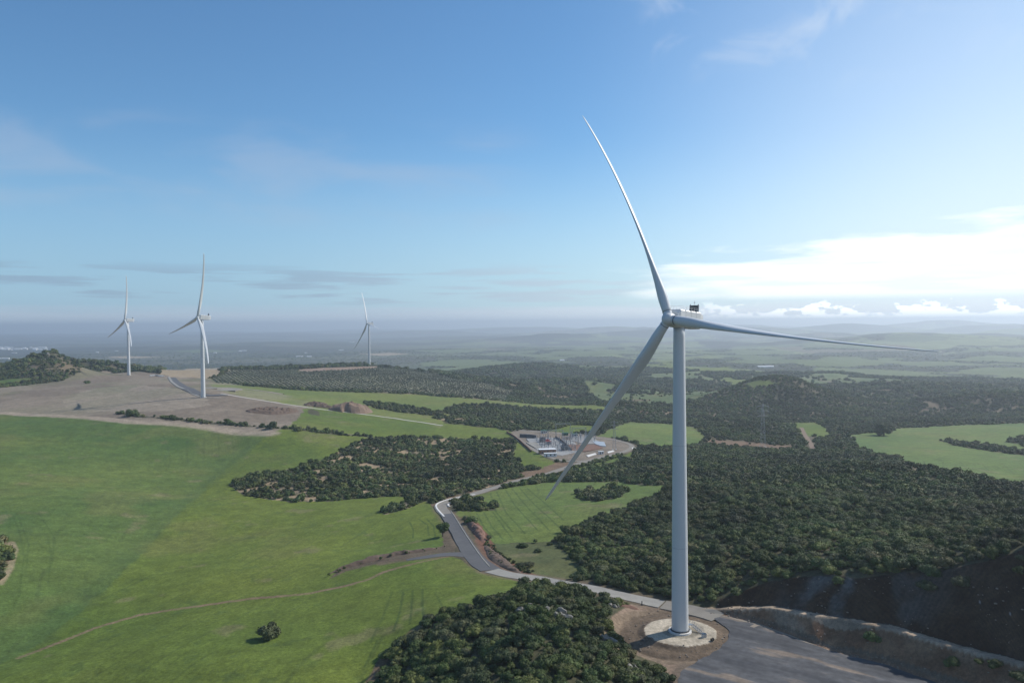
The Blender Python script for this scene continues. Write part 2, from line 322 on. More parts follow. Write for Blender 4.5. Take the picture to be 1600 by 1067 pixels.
    face = near & (sg > 0) & ((zc > -.6) | (sg < b/1.15+4.6)) & (par > .01)
    lo_ = (sg < b/1.15+.5)[..., None]*.70+.24  # upper face scaled darker, its shade put into the colour
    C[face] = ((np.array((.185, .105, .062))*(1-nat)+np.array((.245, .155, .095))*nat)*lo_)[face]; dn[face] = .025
    bench = near & (sg > b/1.15-.3) & (sg < b/1.15+3.6); C[bench] = (np.array((.34, .26, .185))*(.8+.3*nat))[bench]  # tan bench top, with its sunlit look also put into the colour
    pw = (face & (sg < b/1.15-.3))*sstep(1.9, 2.3, par)*(1-sstep(3.1, 3.5, par))*sstep(.3, .55, fbm(x, y, 4, 2, 86)); C = C*(1-pw[..., None])+np.array((.24, .19, .14))*pw[..., None]
    pw = (face & (sg > b/1.15+3))*sstep(1.5, 3, par)*(1-sstep(4, 6, par))*sstep(.42, .62, fbm(x, y, 10, 4, 87)); C = C*(1-pw[..., None])+np.array((.105, .105, .10))*pw[..., None]
    gr = 1+.18*np.sin(par*260+3*fbm(x, y, 3, 2, 94))*face*(sg > b/1.15+2.6); C = C*gr[..., None]
    st = face & (par > 5.5) & (sg > b/1.15+3) & (fbm(x, y, .9, 2, 95) > .90); C[st] = (.28, .28, .28)
    pz_ = near | (D < 330)
    ip = pip(x, y, PAD_OUT) | ((seg_dist(x, y, PAD_C)[0] < 2.5) & (D < 330)); C[ip] = (.15, .115, .085); dn[ip] = 0
    edge = near & (sg > -1.6) & (sg < .5); C[edge] = (.20, .13, .085); dn[edge] = 0
    r = np.hypot(x-TX, y-TY)
    m = r < 24; dn[m & (x > TX-17)] = 0
    m2 = (r < 20) & (dn < .3); C[m2] = (np.array((.20, .15, .105))*(.75+.4*fbm(x, y, 4, 3, 88)[..., None]))[m2]
    m3 = (r < 17.5) & (r > 10.4) ; C[m3] = (np.array((.135, .10, .07))*(.8+.4*fbm(x, y, 2.5, 3, 89)[..., None]))[m3]
    rr = r+(fbm(x, y, 3, 2, 90)-.5)*.8
    m4 = rr < 10.4; C[m4] = (np.array((.41, .355, .275))*(.85+.25*fbm(x, y, 3, 3, 91)[..., None]))[m4]
    m5 = rr < 5.2; C[m5] = (.25, .22, .17)
    for w, hw, c, k in STROKES_W:
        mm = (x > w[:, 0].min()-hw*3) & (x < w[:, 0].max()+hw*3) & (y > w[:, 1].min()-hw*3) & (y < w[:, 1].max()+hw*3)
        if not mm.any(): continue
        dd = seg_dist(x[mm], y[mm], w)[0]; D2 = D[mm]
        a = (k*(1-sstep(hw*.6, hw*1.25, dd))*(.45+.75*fbm(x[mm], y[mm], 5, 2, 93)))[:, None]
        a = np.clip(a, 0, 1); C[mm] = C[mm]*(1-a)+np.array(c)*a; dn[mm] = dn[mm]*(1-a[:, 0])
    C = C*(.90+.2*v2[..., None])
    return C, np.clip(dn, 0, 1.2)

# ------------------------------------------------------------------ material helpers
def new_mat(name):
    m = bpy.data.materials.new(name); m.use_nodes = True; nt = m.node_tree
    return m, nt, nt.nodes['Principled BSDF']
def nd(nt, t, **k):
    o = nt.nodes.new(t)
    for a, b in k.items(): setattr(o, a, b)
    return o
def simple(name, c, rough=.7, metal=0, var=.12, scale=1.5, bump=0):
    m, nt, b = new_mat(name)
    tc = nd(nt, 'ShaderNodeTexCoord'); n1 = nd(nt, 'ShaderNodeTexNoise'); n1.inputs['Scale'].default_value = scale; n1.inputs['Detail'].default_value = 5
    nt.links.new(tc.outputs['Object'], n1.inputs['Vector'])
    mr = nd(nt, 'ShaderNodeMapRange'); mr.inputs[3].default_value = 1-var; mr.inputs[4].default_value = 1+var
    nt.links.new(n1.outputs['Fac'], mr.inputs[0])
    mx = nd(nt, 'ShaderNodeVectorMath', operation='SCALE'); mx.inputs[0].default_value = c[:3]
    nt.links.new(mr.outputs[0], mx.inputs['Scale']); nt.links.new(mx.outputs[0], b.inputs['Base Color'])
    b.inputs['Roughness'].default_value = rough; b.inputs['Metallic'].default_value = metal
    if bump:
        bp = nd(nt, 'ShaderNodeBump'); bp.inputs['Strength'].default_value = bump; nt.links.new(n1.outputs['Fac'], bp.inputs['Height']); nt.links.new(bp.outputs[0], b.inputs['Normal'])
    return m
def ground_mat():
    m, nt, b = new_mat('ground_cover')
    at = nd(nt, 'ShaderNodeAttribute', attribute_name='cover'); geo = nd(nt, 'ShaderNodeNewGeometry')
    acc = None
    for sc, lo, hi in ((.9, .72, 1.28), (.10, .82, 1.18), (.28, .84, 1.16), (3.2, .8, 1.2)):
        nz = nd(nt, 'ShaderNodeTexNoise'); nz.inputs['Scale'].default_value = sc; nz.inputs['Detail'].default_value = 4; nz.inputs['Roughness'].default_value = .65
        nt.links.new(geo.outputs['Position'], nz.inputs['Vector'])
        mr = nd(nt, 'ShaderNodeMapRange'); mr.inputs[1].default_value = .3; mr.inputs[2].default_value = .7; mr.inputs[3].default_value = lo; mr.inputs[4].default_value = hi
        nt.links.new(nz.outputs['Fac'], mr.inputs[0])
        if acc is None: acc = mr.outputs[0]; hgt = nz
        else:
            mm = nd(nt, 'ShaderNodeMath', operation='MULTIPLY'); nt.links.new(acc, mm.inputs[0]); nt.links.new(mr.outputs[0], mm.inputs[1]); acc = mm.outputs[0]
    sc = nd(nt, 'ShaderNodeVectorMath', operation='SCALE'); nt.links.new(at.outputs['Color'], sc.inputs[0]); nt.links.new(acc, sc.inputs['Scale'])
    nt.links.new(sc.outputs[0], b.inputs['Base Color']); b.inputs['Roughness'].default_value = .95; b.inputs['Specular IOR Level'].default_value = .15
    bp = nd(nt, 'ShaderNodeBump'); bp.inputs['Strength'].default_value = .5; bp.inputs['Distance'].default_value = .35
    nt.links.new(hgt.outputs['Fac'], bp.inputs['Height']); nt.links.new(bp.outputs[0], b.inputs['Normal'])
    return m
def leaf_mat(name, cols, rough=.7):
    m, nt, b = new_mat(name)
    oi = nd(nt, 'ShaderNodeObjectInfo'); rp = nd(nt, 'ShaderNodeValToRGB'); rp.color_ramp.interpolation = 'LINEAR'
    el = rp.color_ramp.elements
    while len(el) < len(cols): el.new(.5)
    for i, c in enumerate(cols): el[i].position = i/(len(cols)-1); el[i].color = (*c, 1)
    nt.links.new(oi.outputs['Random'], rp.inputs[0])
    geo = nd(nt, 'ShaderNodeNewGeometry'); nz = nd(nt, 'ShaderNodeTexNoise'); nz.inputs['Scale'].default_value = .9; nz.inputs['Detail'].default_value = 3
    nt.links.new(geo.outputs['Position'], nz.inputs['Vector'])
    mr = nd(nt, 'ShaderNodeMapRange'); mr.inputs[1].default_value = .3; mr.inputs[2].default_value = .7; mr.inputs[3].default_value = .6; mr.inputs[4].default_value = 1.4
    nt.links.new(nz.outputs['Fac'], mr.inputs[0])
    n2 = nd(nt, 'ShaderNodeTexNoise'); n2.inputs['Scale'].default_value = .018; n2.inputs['Detail'].default_value = 5; nt.links.new(geo.outputs['Position'], n2.inputs['Vector'])
    m2 = nd(nt, 'ShaderNodeMapRange'); m2.inputs[1].default_value = .35; m2.inputs[2].default_value = .65; m2.inputs[3].default_value = .62; m2.inputs[4].default_value = 1.45; nt.links.new(n2.outputs['Fac'], m2.inputs[0])
    m2.inputs[3].default_value = .50; m2.inputs[4].default_value = 1.25
    mm = nd(nt, 'ShaderNodeMath', operation='MULTIPLY'); nt.links.new(mr.outputs[0], mm.inputs[0]); nt.links.new(m2.outputs[0], mm.inputs[1])
    sc = nd(nt, 'ShaderNodeVectorMath', operation='SCALE'); nt.links.new(rp.outputs[0], sc.inputs[0]); nt.links.new(mm.outputs[0], sc.inputs['Scale'])
    nt.links.new(sc.outputs[0], b.inputs['Base Color']); b.inputs['Roughness'].default_value = rough; b.inputs['Specular IOR Level'].default_value = .25
    return m
MG = ground_mat()
M_LEAF = leaf_mat('evergreen_leaves', [(0.060, 0.091, 0.026), (0.091, 0.127, 0.034), (0.072, 0.117, 0.040), (0.158, 0.178, 0.048), (0.058, 0.086, 0.032), (0.133, 0.142, 0.069), (0.082, 0.124, 0.032), (0.170, 0.152, 0.066)])
M_LEAF_LIGHT = leaf_mat('pale_leaves', [(.085, .12, .035), (.10, .13, .04)])
M_OLIVE = leaf_mat('olive_leaves', [(.14, .16, .10), (.19, .20, .13), (.12, .145, .085)])
M_BARK = simple('bark', (.10, .075, .055), .9)
M_WHITE = simple('turbine_paint', (.58, .60, .605), .38, 0, .03, .15)
M_WHITE2 = simple('nacelle_panel', (.70, .70, .68), .45, 0, .05, .6)
M_DARK = simple('dark_grille', (.035, .037, .04), .6)
M_STEEL = simple('galvanised_steel', (.36, .38, .40), .45, .6)
M_DSTEEL = simple('dark_steel', (.09, .10, .115), .5, .3)
M_CONC = simple('pale_concrete', (.27, .255, .225), .9, 0, .30, .28, .3)
M_CONC2 = simple('white_concrete', (.66, .64, .60), .85, 0, .08, .8)
M_ASPH = simple('asphalt', (.085, .085, .088), .9, 0, .22, .25, .2)
M_GRAV = simple('gravel_track', (.24, .20, .155), .95, 0, .2, .25, .3)
M_GREY = simple('grey_track', (.215, .195, .165), .95, 0, .2, .2, .3)
M_ROCK = simple('limestone', (.20, .19, .165), .9, 0, .35, .7, .6)
M_SPOIL = simple('spoil_earth', (.185, .125, .085), .95, 0, .35, .25, .6)
M_SPOILR = simple('red_spoil_earth', (.165, .088, .060), .95, 0, .4, .3, .8)
M_SPOILD = simple('dark_spoil_earth', (.115, .078, .055), .95, 0, .4, .3, .8)
M_SOILRUT = simple('rutted_soil', (.135, .10, .07), .95, 0, .3, .4, .5)
M_WALL = simple('white_render', (.75, .74, .70), .8)
M_ROOF = simple('clay_roof', (.30, .17, .11), .85)
M_ROOFW = simple('pale_sheet_roof', (.70, .71, .72), .6)
M_RED = simple('red_paint', (.45, .05, .04), .5)
M_GREENP = simple('green_machine_paint', (.04, .16, .10), .5)
M_GLASSD = simple('dark_glass', (.03, .035, .04), .15)
M_TYRE = simple('tyre_rubber', (.03, .03, .03), .8)
M_WATERL = simple('pond_liner', (.36, .38, .40), .35)
M_YEL = simple('yellow_paint', (.45, .30, .05), .5)

# ------------------------------------------------------------------ object helpers
def setp(o, label=None, cat=None, group=None, kind=None):
    if label: o['label'] = label
    if cat: o['category'] = cat
    if group: o['group'] = group
    if kind: o['kind'] = kind
    return o
def mesh_obj(name, verts, faces, mat, parent=None, smooth=False, loc=None):
    me = bpy.data.meshes.new(name); me.from_pydata([tuple(v) for v in verts], [], [tuple(f) for f in faces]); me.materials.append(mat)
    if smooth:
        me.polygons.foreach_set('use_smooth', [True]*len(me.polygons))
    me.update(); o = bpy.data.objects.new(name, me); col.objects.link(o)
    if parent: o.parent = parent
    if loc is not None: o.location = loc
    return o
def bm_obj(name, bm, mat, parent=None, smooth=False, bevel=0):
    if bevel: bmesh.ops.bevel(bm, geom=bm.edges[:], offset=bevel, segments=1, affect='EDGES')
    me = bpy.data.meshes.new(name); bm.to_mesh(me); bm.free(); me.materials.append(mat)
    if smooth: me.polygons.foreach_set('use_smooth', [True]*len(me.polygons))
    o = bpy.data.objects.new(name, me); col.objects.link(o)
    if parent: o.parent = parent
    return o
def empty(name, loc, label=None, cat=None, group=None, rz=0, sc=1):
    o = bpy.data.objects.new(name, None); o.empty_display_size = .5; col.objects.link(o); o.location = loc; o.rotation_euler = (0, 0, rz); o.scale = (sc, sc, sc)
    return setp(o, label, cat, group)
def box(bm, c, s, rz=0, rx=0, ry=0):
    Mx = Matrix.Translation(c)@Matrix.Rotation(rz, 4, 'Z')@Matrix.Rotation(ry, 4, 'Y')@Matrix.Rotation(rx, 4, 'X')@Matrix.Diagonal((*s, 1))
    bmesh.ops.create_cube(bm, size=1, matrix=Mx)
def bar(bm, a, b, r, seg=6, r2=None):
    a = Vector(a); b = Vector(b); d = b-a; L = d.length
    Mx = Matrix.Translation((a+b)/2)@d.to_track_quat('Z', 'Y').to_matrix().to_4x4()
    bmesh.ops.create_cone(bm, cap_ends=True, segments=seg, radius1=r, radius2=r if r2 is None else r2, depth=L, matrix=Mx)
def hz(x, y): return float(height(np.array([float(x)]), np.array([float(y)]))[0])
def at(u, v):
    w = unproj([(u, v)])[0]; return float(w[0]), float(w[1]), hz(*w)

# ------------------------------------------------------------------ terrain mesh
def build_terrain():
    fine = np.arange(-.74, .7401, .00128)
    coarse = np.arange(.74, 2*PI-.74, .035)[1:]
    az = np.concatenate([fine, coarse]); nc = len(az); nf = len(fine)
    Ds = [20., 45, 70, 95, 115, 130, 140]
    d = 145.
    while d < 30000:
        Ds.append(d); d += min(max(.30, d*.0058), max(d*d/(790*89)*.75, .3)) if d < 9000 else d*.012
    Ds = np.array(Ds+[30000.]); nr = len(Ds)
    X = np.sin(az)[None, :]*Ds[:, None]; Y = np.cos(az)[None, :]*Ds[:, None]
    Z = height(X, Y); C, dn = cover(X, Y)
    nv = nr*nc
    co = np.stack([X, Y, Z], -1).reshape(-1, 3)
    co = np.concatenate([co, [[0, 0, hz(0, 20)]]])
    i = np.arange(nr-1)[:, None]*nc; j = np.arange(nc)[None, :]; jn = (j+1) % nc
    q = np.stack([i+j, i+nc+j, i+nc+jn, i+jn], -1).reshape(-1, 4)[:, ::-1]
    cap = np.stack([np.full(nc, nv), np.arange(nc), (np.arange(nc)+1) % nc], -1)[:, ::-1]
    me = bpy.data.meshes.new('terrain')
    me.vertices.add(len(co)); me.vertices.foreach_set('co', co.ravel().astype(np.float32))
    nl = q.size+cap.size; me.loops.add(nl); me.loops.foreach_set('vertex_index', np.concatenate([q.ravel(), cap.ravel()]).astype(np.int32))
    npol = len(q)+len(cap); me.polygons.add(npol)
    ls = np.concatenate([np.arange(len(q))*4, len(q)*4+np.arange(len(cap))*3]); me.polygons.foreach_set('loop_start', ls.astype(np.int32))
    me.polygons.foreach_set('use_smooth', np.ones(npol, bool))
    me.update(calc_edges=True); me.validate()
    ca = me.attributes.new('cover', 'FLOAT_COLOR', 'POINT')
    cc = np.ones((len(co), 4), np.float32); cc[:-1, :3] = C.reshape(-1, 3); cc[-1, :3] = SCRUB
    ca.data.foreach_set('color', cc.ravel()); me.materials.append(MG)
    o = bpy.data.objects.new('terrain', me); col.objects.link(o); o['kind'] = 'structure'; o['label'] = 'rolling farmland and scrub hills'
    n0 = me.polygons[nc*50].normal
    if n0.z < 0: me.flip_normals()
    print('terrain verts', len(co))
build_terrain()

# ------------------------------------------------------------------ roads (draped sheets)
def catmull(p, step):
    p = np.asarray(p); out = []
    q = np.vstack([2*p[0]-p[1], p, 2*p[-1]-p[-2]])
    for i in range(1, len(q)-2):
        L = np.linalg.norm(q[i+1]-q[i]); m = max(2, int(L/step))
        for t in np.arange(m)/m:
            out.append(.5*((2*q[i])+(-q[i-1]+q[i+1])*t+(2*q[i-1]-5*q[i]+4*q[i+1]-q[i+2])*t*t+(-q[i-1]+3*q[i]-3*q[i+1]+q[i+2])*t**3))
    out.append(q[-2]); return np.array(out)
def ribbon(name, s, width, mat, raise_=.12, step=3., kind='structure', label=None, wob=.06, cross=5):
    c = catmull(unproj(pts(s)) if isinstance(s, str) else s, step)
    t = np.gradient(c, axis=0); t /= np.linalg.norm(t, axis=1)[:, None]+1e-9; nrm = np.stack([-t[:, 1], t[:, 0]], 1)
    w = (width if not callable(width) else width(np.linspace(0, 1, len(c))))*np.ones(len(c))
    nz = (vnoise(c[:, 0], c[:, 1], 7, 5)-.5)*2*wob; V = []
    offs = np.linspace(-.5, .5, cross)
    for k in offs:
        e = c+nrm*((w*(1+nz))*k)[:, None]; V.append(e)
    V = np.array(V)                      # cross, n, 2
    # smooth the deck height across and along
    hc = height(V[..., 0], V[..., 1]); Z = np.maximum(hc, .0*hc+hc.mean(0)[None, :])+raise_
    n_ = len(c); verts = []; faces = []
    for j in range(cross):
        for i in range(n_): verts.append((V[j, i, 0], V[j, i, 1], Z[j, i]))
    for e in (0, cross-1):
        for i in range(n_): verts.append((V[e, i, 0], V[e, i, 1], Z[e, i]-raise_-1.0))
    for j in range(cross-1):
        for i in range(n_-1): a = j*n_+i; faces.append((a+n_, a, a+1, a+n_+1)[::-1])
    b0 = cross*n_; b1 = b0+n_
    for i in range(n_-1):
        faces.append((b0+i, b0+i+1, i+1, i)); e = (cross-1)*n_+i; faces.append((e, e+1, b1+i+1, b1+i))
    o = mesh_obj(name, verts, faces, mat, smooth=False)
    if o.data.polygons[0].normal.z < 0: o.data.flip_normals()
    o['kind'] = kind
    if label: o['label'] = label
    return o
ribbon('concrete_road', "1034,944.5 1000,937 950,926.5 900,915 850,906 800,899 768,891", 6.6, M_CONC, .14, label='pale concrete road curving past the wooded hill')
ribbon('asphalt_road', "767,890.5 748,878 735,862 724,845 713,826 703,811 697,803", lambda t: 8.2-1.8*t, M_ASPH, .14, label='dark asphalt road climbing from the junction')
ribbon('gravel_road', "697,803 690,796 690,788 706,781 740,772 785,758 825,747 860,739 893,728 925,719 960,710", lambda t: 6.4+1.0*np.sin(t*9), M_GREY, .12, label='grey gravel road round the bend to the substation')
ribbon('side_road', "738,868 715,866 690,867 660,871 635,875", lambda t: 7.5-5*t, M_ASPH, .10, label='dark side road branching left at the junction')
ribbon('access_road', "1036,945 1060,949.5 1095,957 1122,965", 7.4, M_GREY, .12, label='grey road passing behind the main tower')
ribbon('dirt_track', "1112,963 1135,966 1180,977 1240,999 1300,1022 1380,1046 1450,1070 1530,1100", 3.6, M_GRAV, .06, label='pale vehicle track crossing the crane pad', wob=.25)
ribbon('ring_road', "800,678 815,690 835,703 858,714 890,720.5 925,718.5 960,710.5 985,701 984,694 962,688 930,684 890,679 850,675 812,672", 4.6, M_GREY, .14, label='ring road round the substation')
ribbon('farm_track', "345,615 400,624 470,635 540,644 600,651.5 660,660 692,665", 3.4, simple('pale_track_dust', (.46, .43, .37), .95, 0, .15, .2), .14, step=8, label='pale farm track between the green fields')
ribbon('turbine_road', "268,590 278,600 292,607 305,613 325,618 352,617", 13., M_ASPH, .2, step=8, label='grey access road of the second turbine')
ribbon('road_verge', "264,589 273,600 288,608 302,616 322,621.5 345,621", 3., M_CONC, .3, step=8, label='pale edge of the turbine road')
ribbon('dirt_path', "1252,668 1258,680 1266,692 1272,704", 4.5, M_SPOIL, .15, step=6, label='earth path between the groves at right')
ribbon('grey_yard', "325,607 345,606 365,608 352,611", 22., M_GREY, .2, step=6, label='gravel yard beside the second turbine')
ribbon('pale_track', "362,606 400,610 440,616", 8., M_GRAV, .2, step=6, label='pale strip east of the second turbine')
ribbon('kerb', "694,808 684,797 682,789 694,783 715,778 742,773", .9, M_CONC2, .55, step=2, label='white concrete kerb on the outside of the bend', wob=0, cross=2)
ribbon('kerb', "704,798 711,808 722,826 733,843 748,865 765,885.5", .42, M_CONC, .30, step=2, label='pale kerb along the asphalt road', wob=0, cross=2)
ribbon('kerb', "703,792 700,789 708,785", .8, M_CONC2, .5, step=2, label='short kerb inside the bend', wob=0, cross=2)
# crane pad sheet
def pad():
    w = PAD_OUT; w = catmull(np.vstack([w, w[:1]]), .8)[:-1]
    w += np.stack([fbm(w[:, 0], w[:, 1], 4, 3, 3)-.5, fbm(w[:, 0], w[:, 1], 4, 3, 4)-.5], 1)*1.7
    bm = bmesh.new(); vs = [bm.verts.new((p[0], p[1], -.82)) for p in w]; bm.faces.new(vs)
    r = bmesh.ops.extrude_face_region(bm, geom=bm.faces[:]); bmesh.ops.translate(bm, vec=(0, 0, -.6), verts=[e for e in r['geom'] if isinstance(e, bmesh.types.BMVert)])
    bmesh.ops.triangulate(bm, faces=bm.faces[:]); bmesh.ops.recalc_face_normals(bm, faces=bm.faces[:])
    m, nt, b = new_mat('compacted_gravel')
    geo = nd(nt, 'ShaderNodeNewGeometry'); mp = nd(nt, 'ShaderNodeMapping'); mp.vector_type = 'TEXTURE'; mp.inputs['Rotation'].default_value = (0, 0, -.68); mp.inputs['Scale'].default_value = (18, 5, 1); nt.links.new(geo.outputs['Position'], mp.inputs[0])
    n1 = nd(nt, 'ShaderNodeTexNoise'); n1.inputs['Scale'].default_value = 1.; n1.inputs['Detail'].default_value = 6; nt.links.new(mp.outputs[0], n1.inputs['Vector'])
    n2 = nd(nt, 'ShaderNodeTexNoise'); n2.inputs['Scale'].default_value = .6; n2.inputs['Detail'].default_value = 8; nt.links.new(geo.outputs['Position'], n2.inputs['Vector'])
    rp = nd(nt, 'ShaderNodeValToRGB'); e = rp.color_ramp.elements; e[0].position = .35; e[0].color = (.042, .044, .050, 1); e[1].position = .58; e[1].color = (.082, .083, .088, 1)
    e2 = e.new(.66); e2.color = (.17, .135, .105, 1); nt.links.new(n1.outputs['Fac'], rp.inputs[0])
    mr = nd(nt, 'ShaderNodeMapRange'); mr.inputs[1].default_value = .3; mr.inputs[2].default_value = .7; mr.inputs[3].default_value = .75; mr.inputs[4].default_value = 1.25; nt.links.new(n2.outputs['Fac'], mr.inputs[0])
    sc = nd(nt, 'ShaderNodeVectorMath', operation='SCALE'); nt.links.new(rp.outputs[0], sc.inputs[0]); nt.links.new(mr.outputs[0], sc.inputs['Scale']); mp3 = nd(nt, 'ShaderNodeMapping'); mp3.vector_type = 'TEXTURE'; mp3.inputs['Rotation'].default_value = (0, 0, -.66); mp3.inputs['Scale'].default_value = (70, 1.3, 1); nt.links.new(geo.outputs['Position'], mp3.inputs[0])
    n3 = nd(nt, 'ShaderNodeTexNoise'); n3.inputs['Scale'].default_value = 1.; n3.inputs['Detail'].default_value = 3; n3.inputs['Distortion'].default_value = .6; nt.links.new(mp3.outputs[0], n3.inputs['Vector'])
    r3 = nd(nt, 'ShaderNodeMapRange'); r3.inputs[1].default_value = .56; r3.inputs[2].default_value = .66; r3.inputs[3].default_value = 1.; r3.inputs[4].default_value = 1.22; nt.links.new(n3.outputs['Fac'], r3.inputs[0])
    s3 = nd(nt, 'ShaderNodeVectorMath', operation='SCALE'); nt.links.new(sc.outputs[0], s3.inputs[0]); nt.links.new(r3.outputs[0], s3.inputs['Scale'])
    nt.links.new(s3.outputs[0], b.inputs['Base Color']); b.inputs['Roughness'].default_value = .95
    o = bm_obj('crane_pad', bm, m); o['kind'] = 'structure'; o['label'] = 'wide grey compacted gravel crane pad'
pad()

# ------------------------------------------------------------------ wind turbines
def blade_mesh(pb, sw, cone, seed=0):
    R = 72.78; ns = 60; m = 20; V = []; Fc = []
    for i in range(ns+1):
        t = .022+(1-.022)*(i/ns)**.93
        r = R*t
        root = 1-sstep(.03, .17, t)
        ch = np.interp(t, [0, .03, .1, .2, .3, .5, .7, .85, .95, .985, 1.], [2.5, 2.5, 3.3, 4.2, 3.8, 2.8, 2.05, 1.6, 1.2, .8, .25])
        th = np.interp(t, [0, .03, .1, .2, .3, .5, .8, 1.], [1., 1., .74, .42, .30, .23, .20, .22])
        beta = math.radians(np.interp(t, [0, .2, .5, 1.], [-62, -66, -76, -82]))
        for k in range(m):
            a = 2*PI*k/m; cx = .5-.5*math.cos(a)          # 0 = leading edge .. 1 = trailing edge
            sgn = 1 if a < PI else -1
            yt = 5*.2*(.2969*math.sqrt(cx)-.126*cx-.3516*cx**2+.2843*cx**3-.1036*cx**4)/.2*th*1.0
            ya = sgn*yt*1.0; pa = (cx-.32)
            pc = (cx-.5); yc = .5*math.sin(a)
            X = (pc*root+pa*(1-root))*ch; Y = (yc*root+ya*(1-root))*ch
            e = X*math.cos(beta)-Y*math.sin(beta); nn = X*math.sin(beta)+Y*math.cos(beta)
            V.append((r, e+sw*R*t*t, nn+cone*r+pb*t**2.5))   # local: x radial, y in-plane, z upwind
    for i in range(ns):
        for k in range(m):
            k2 = (k+1) % m; Fc.append((i*m+k, i*m+k2, (i+1)*m+k2, (i+1)*m+k))
    Fc.append(tuple(range(m))[::-1]); Fc.append(tuple(ns*m+k for k in range(m)))
    return V, Fc
def turbine(loc, psi, phase, bl, label, detail=True, dark=None):
    root = empty('wind_turbine', loc, label, 'wind turbine', 'white three-bladed wind turbines')
    # tower (base z = 0)
    bm = bmesh.new(); hs = np.linspace(0, 88.4, 30); vs = []
    for h in hs:
        r = np.interp(h, [0, 30, 60, 87.2], [2.42, 2.2, 1.9, 1.62]); vs.append([bm.verts.new((r*math.cos(a), r*math.sin(a), h)) for a in np.linspace(0, 2*PI, 49)[:-1]])
    for i in range(len(hs)-1):
        for k in range(48): bm.faces.new((vs[i][k], vs[i][(k+1) % 48], vs[i+1][(k+1) % 48], vs[i+1][k]))
    bm.faces.new(vs[-1])
    tw = bm_obj('tower', bm, M_WHITE, root, smooth=True)
    for h in (24.5, 54.):
        bm = bmesh.new(); r = np.interp(h, [0, 30, 60, 87.2], [2.42, 2.2, 1.9, 1.62])+.012; bmesh.ops.create_cone(bm, cap_ends=True, segments=48, radius1=r, radius2=r, depth=.10, matrix=Matrix.Translation((0, 0, h)))
        bm_obj('flange_joint', bm, MC['jp'], tw, smooth=False)
    bm = bmesh.new(); bmesh.ops.create_cone(bm, cap_ends=True, segments=48, radius1=3.35, radius2=3.3, depth=.55, matrix=Matrix.Translation((0, 0, .05)))
    bm_obj('foundation_collar', bm, M_CONC2, root)
    bm = bmesh.new(); bmesh.ops.create_cone(bm, cap_ends=True, segments=48, radius1=2.75, radius2=2.68, depth=.34, matrix=Matrix.Translation((0, 0, .45)))
    bm_obj('base_flange', bm, M_DARK, root)
    # axes of the machine
    n0 = Vector((-math.sin(psi), -math.cos(psi), 0)); h = Vector((math.cos(psi), -math.sin(psi), 0)); z = Vector((0, 0, 1)); tl = math.radians(5)
    nn = n0*math.cos(tl)+z*math.sin(tl); v = z*math.cos(tl)-n0*math.sin(tl)
    hubp = nn*4.87+z*90
    # nacelle in its own frame: x = h, y = -nn (rear), z = v
    Mn = Matrix((( h.x, -nn.x, v.x, hubp.x), (h.y, -nn.y, v.y, hubp.y), (h.z, -nn.z, v.z, hubp.z), (0, 0, 0, 1)))
    bm = bmesh.new(); prof = [(1.9, -1.7, 2.0), (2.8, -2.1, 3.0), (12.6, -2.0, 3.0), (14.3, -1.5, 2.5)]; rings = []
    for (yy, zb, zt) in prof:
        w = 2.05 if 2 < yy < 14 else 1.75; c = .35
        pr = [(-w+c, zb), (w-c, zb), (w, zb+c), (w, zt-c), (w-c, zt), (-w+c, zt), (-w, zt-c), (-w, zb+c)]
        rings.append([bm.verts.new((a, yy, b)) for a, b in pr])
    for i in range(3):
        for k in range(8): bm.faces.new((rings[i][k], rings[i][(k+1) % 8], rings[i+1][(k+1) % 8], rings[i+1][k]))
    bm.faces.new(rings[0]); bm.faces.new(rings[-1]); bmesh.ops.recalc_face_normals(bm, faces=bm.faces[:]); bm.transform(Mn)
    nac = bm_obj('nacelle', bm, M_WHITE2, root)
    bm = bmesh.new()
    for yy in (5.2, 7.8, 10.4): box(bm, (0, yy, 0.47), (4.14, .07, 5.1))
    for yy in (3.9, 9.): box(bm, (2.06, yy, .1), (.03, 1.5, .08)); box(bm, (-2.06, yy, .1), (.03, 1.5, .08))
    bm.transform(Mn); bm_obj('panel_seam', bm, MC['jp2'], nac)  # thin grey strips mark the panel seams
    bm = bmesh.new()                                             # cooler on the roof
    for k in range(9): box(bm, (0, 12.15, 3.3+k*.19), (2.5, .22, .11))
    box(bm, (0, 12.05, 4.0), (2.5, .05, 1.7)); bm.transform(Mn); bm_obj('cooler_grille', bm, M_DARK, nac)
    bm = bmesh.new()
    for sx in (-1, 1): box(bm, (sx*1.36, 12.15, 3.95), (.2, .5, 2.2)); bar(bm, (sx*1.36, 12.15, 4.95), (sx*1.36, 12.15, 5.35), .1)
    box(bm, (0, 12.15, 4.97), (2.9, .4, .12)); bm.transform(Mn); bm_obj('cooler_frame', bm, M_DSTEEL, nac)
    bm = bmesh.new(); bar(bm, (0, 12.15, 5.03), (0, 12.15, 6.45), .035); bar(bm, (-.3, 12.15, 5.85), (.3, 12.15, 5.85), .03); bmesh.ops.create_uvsphere(bm, u_segments=8, v_segments=6, radius=.14, matrix=Matrix.Translation((0, 12.15, 5.75)))
    bm.transform(Mn); bm_obj('wind_sensor_mast', bm, M_STEEL, nac)
    if detail:
        bm = bmesh.new()
        for sx in (-1.7, 1.7):
            bar(bm, (sx, 3, 4.), (sx, 11.2, 4.), .035, 5); bar(bm, (sx, 3, 3.5), (sx, 11.2, 3.5), .03, 5)
            for yy in np.linspace(3, 11.2, 7): bar(bm, (sx, yy, 2.95), (sx, yy, 4.), .035, 5)
        for yy in (3,): bar(bm, (-1.7, yy, 4.), (1.7, yy, 4.), .035, 5)
        bm.transform(Mn); bm_obj('roof_railing', bm, M_WHITE2, nac)
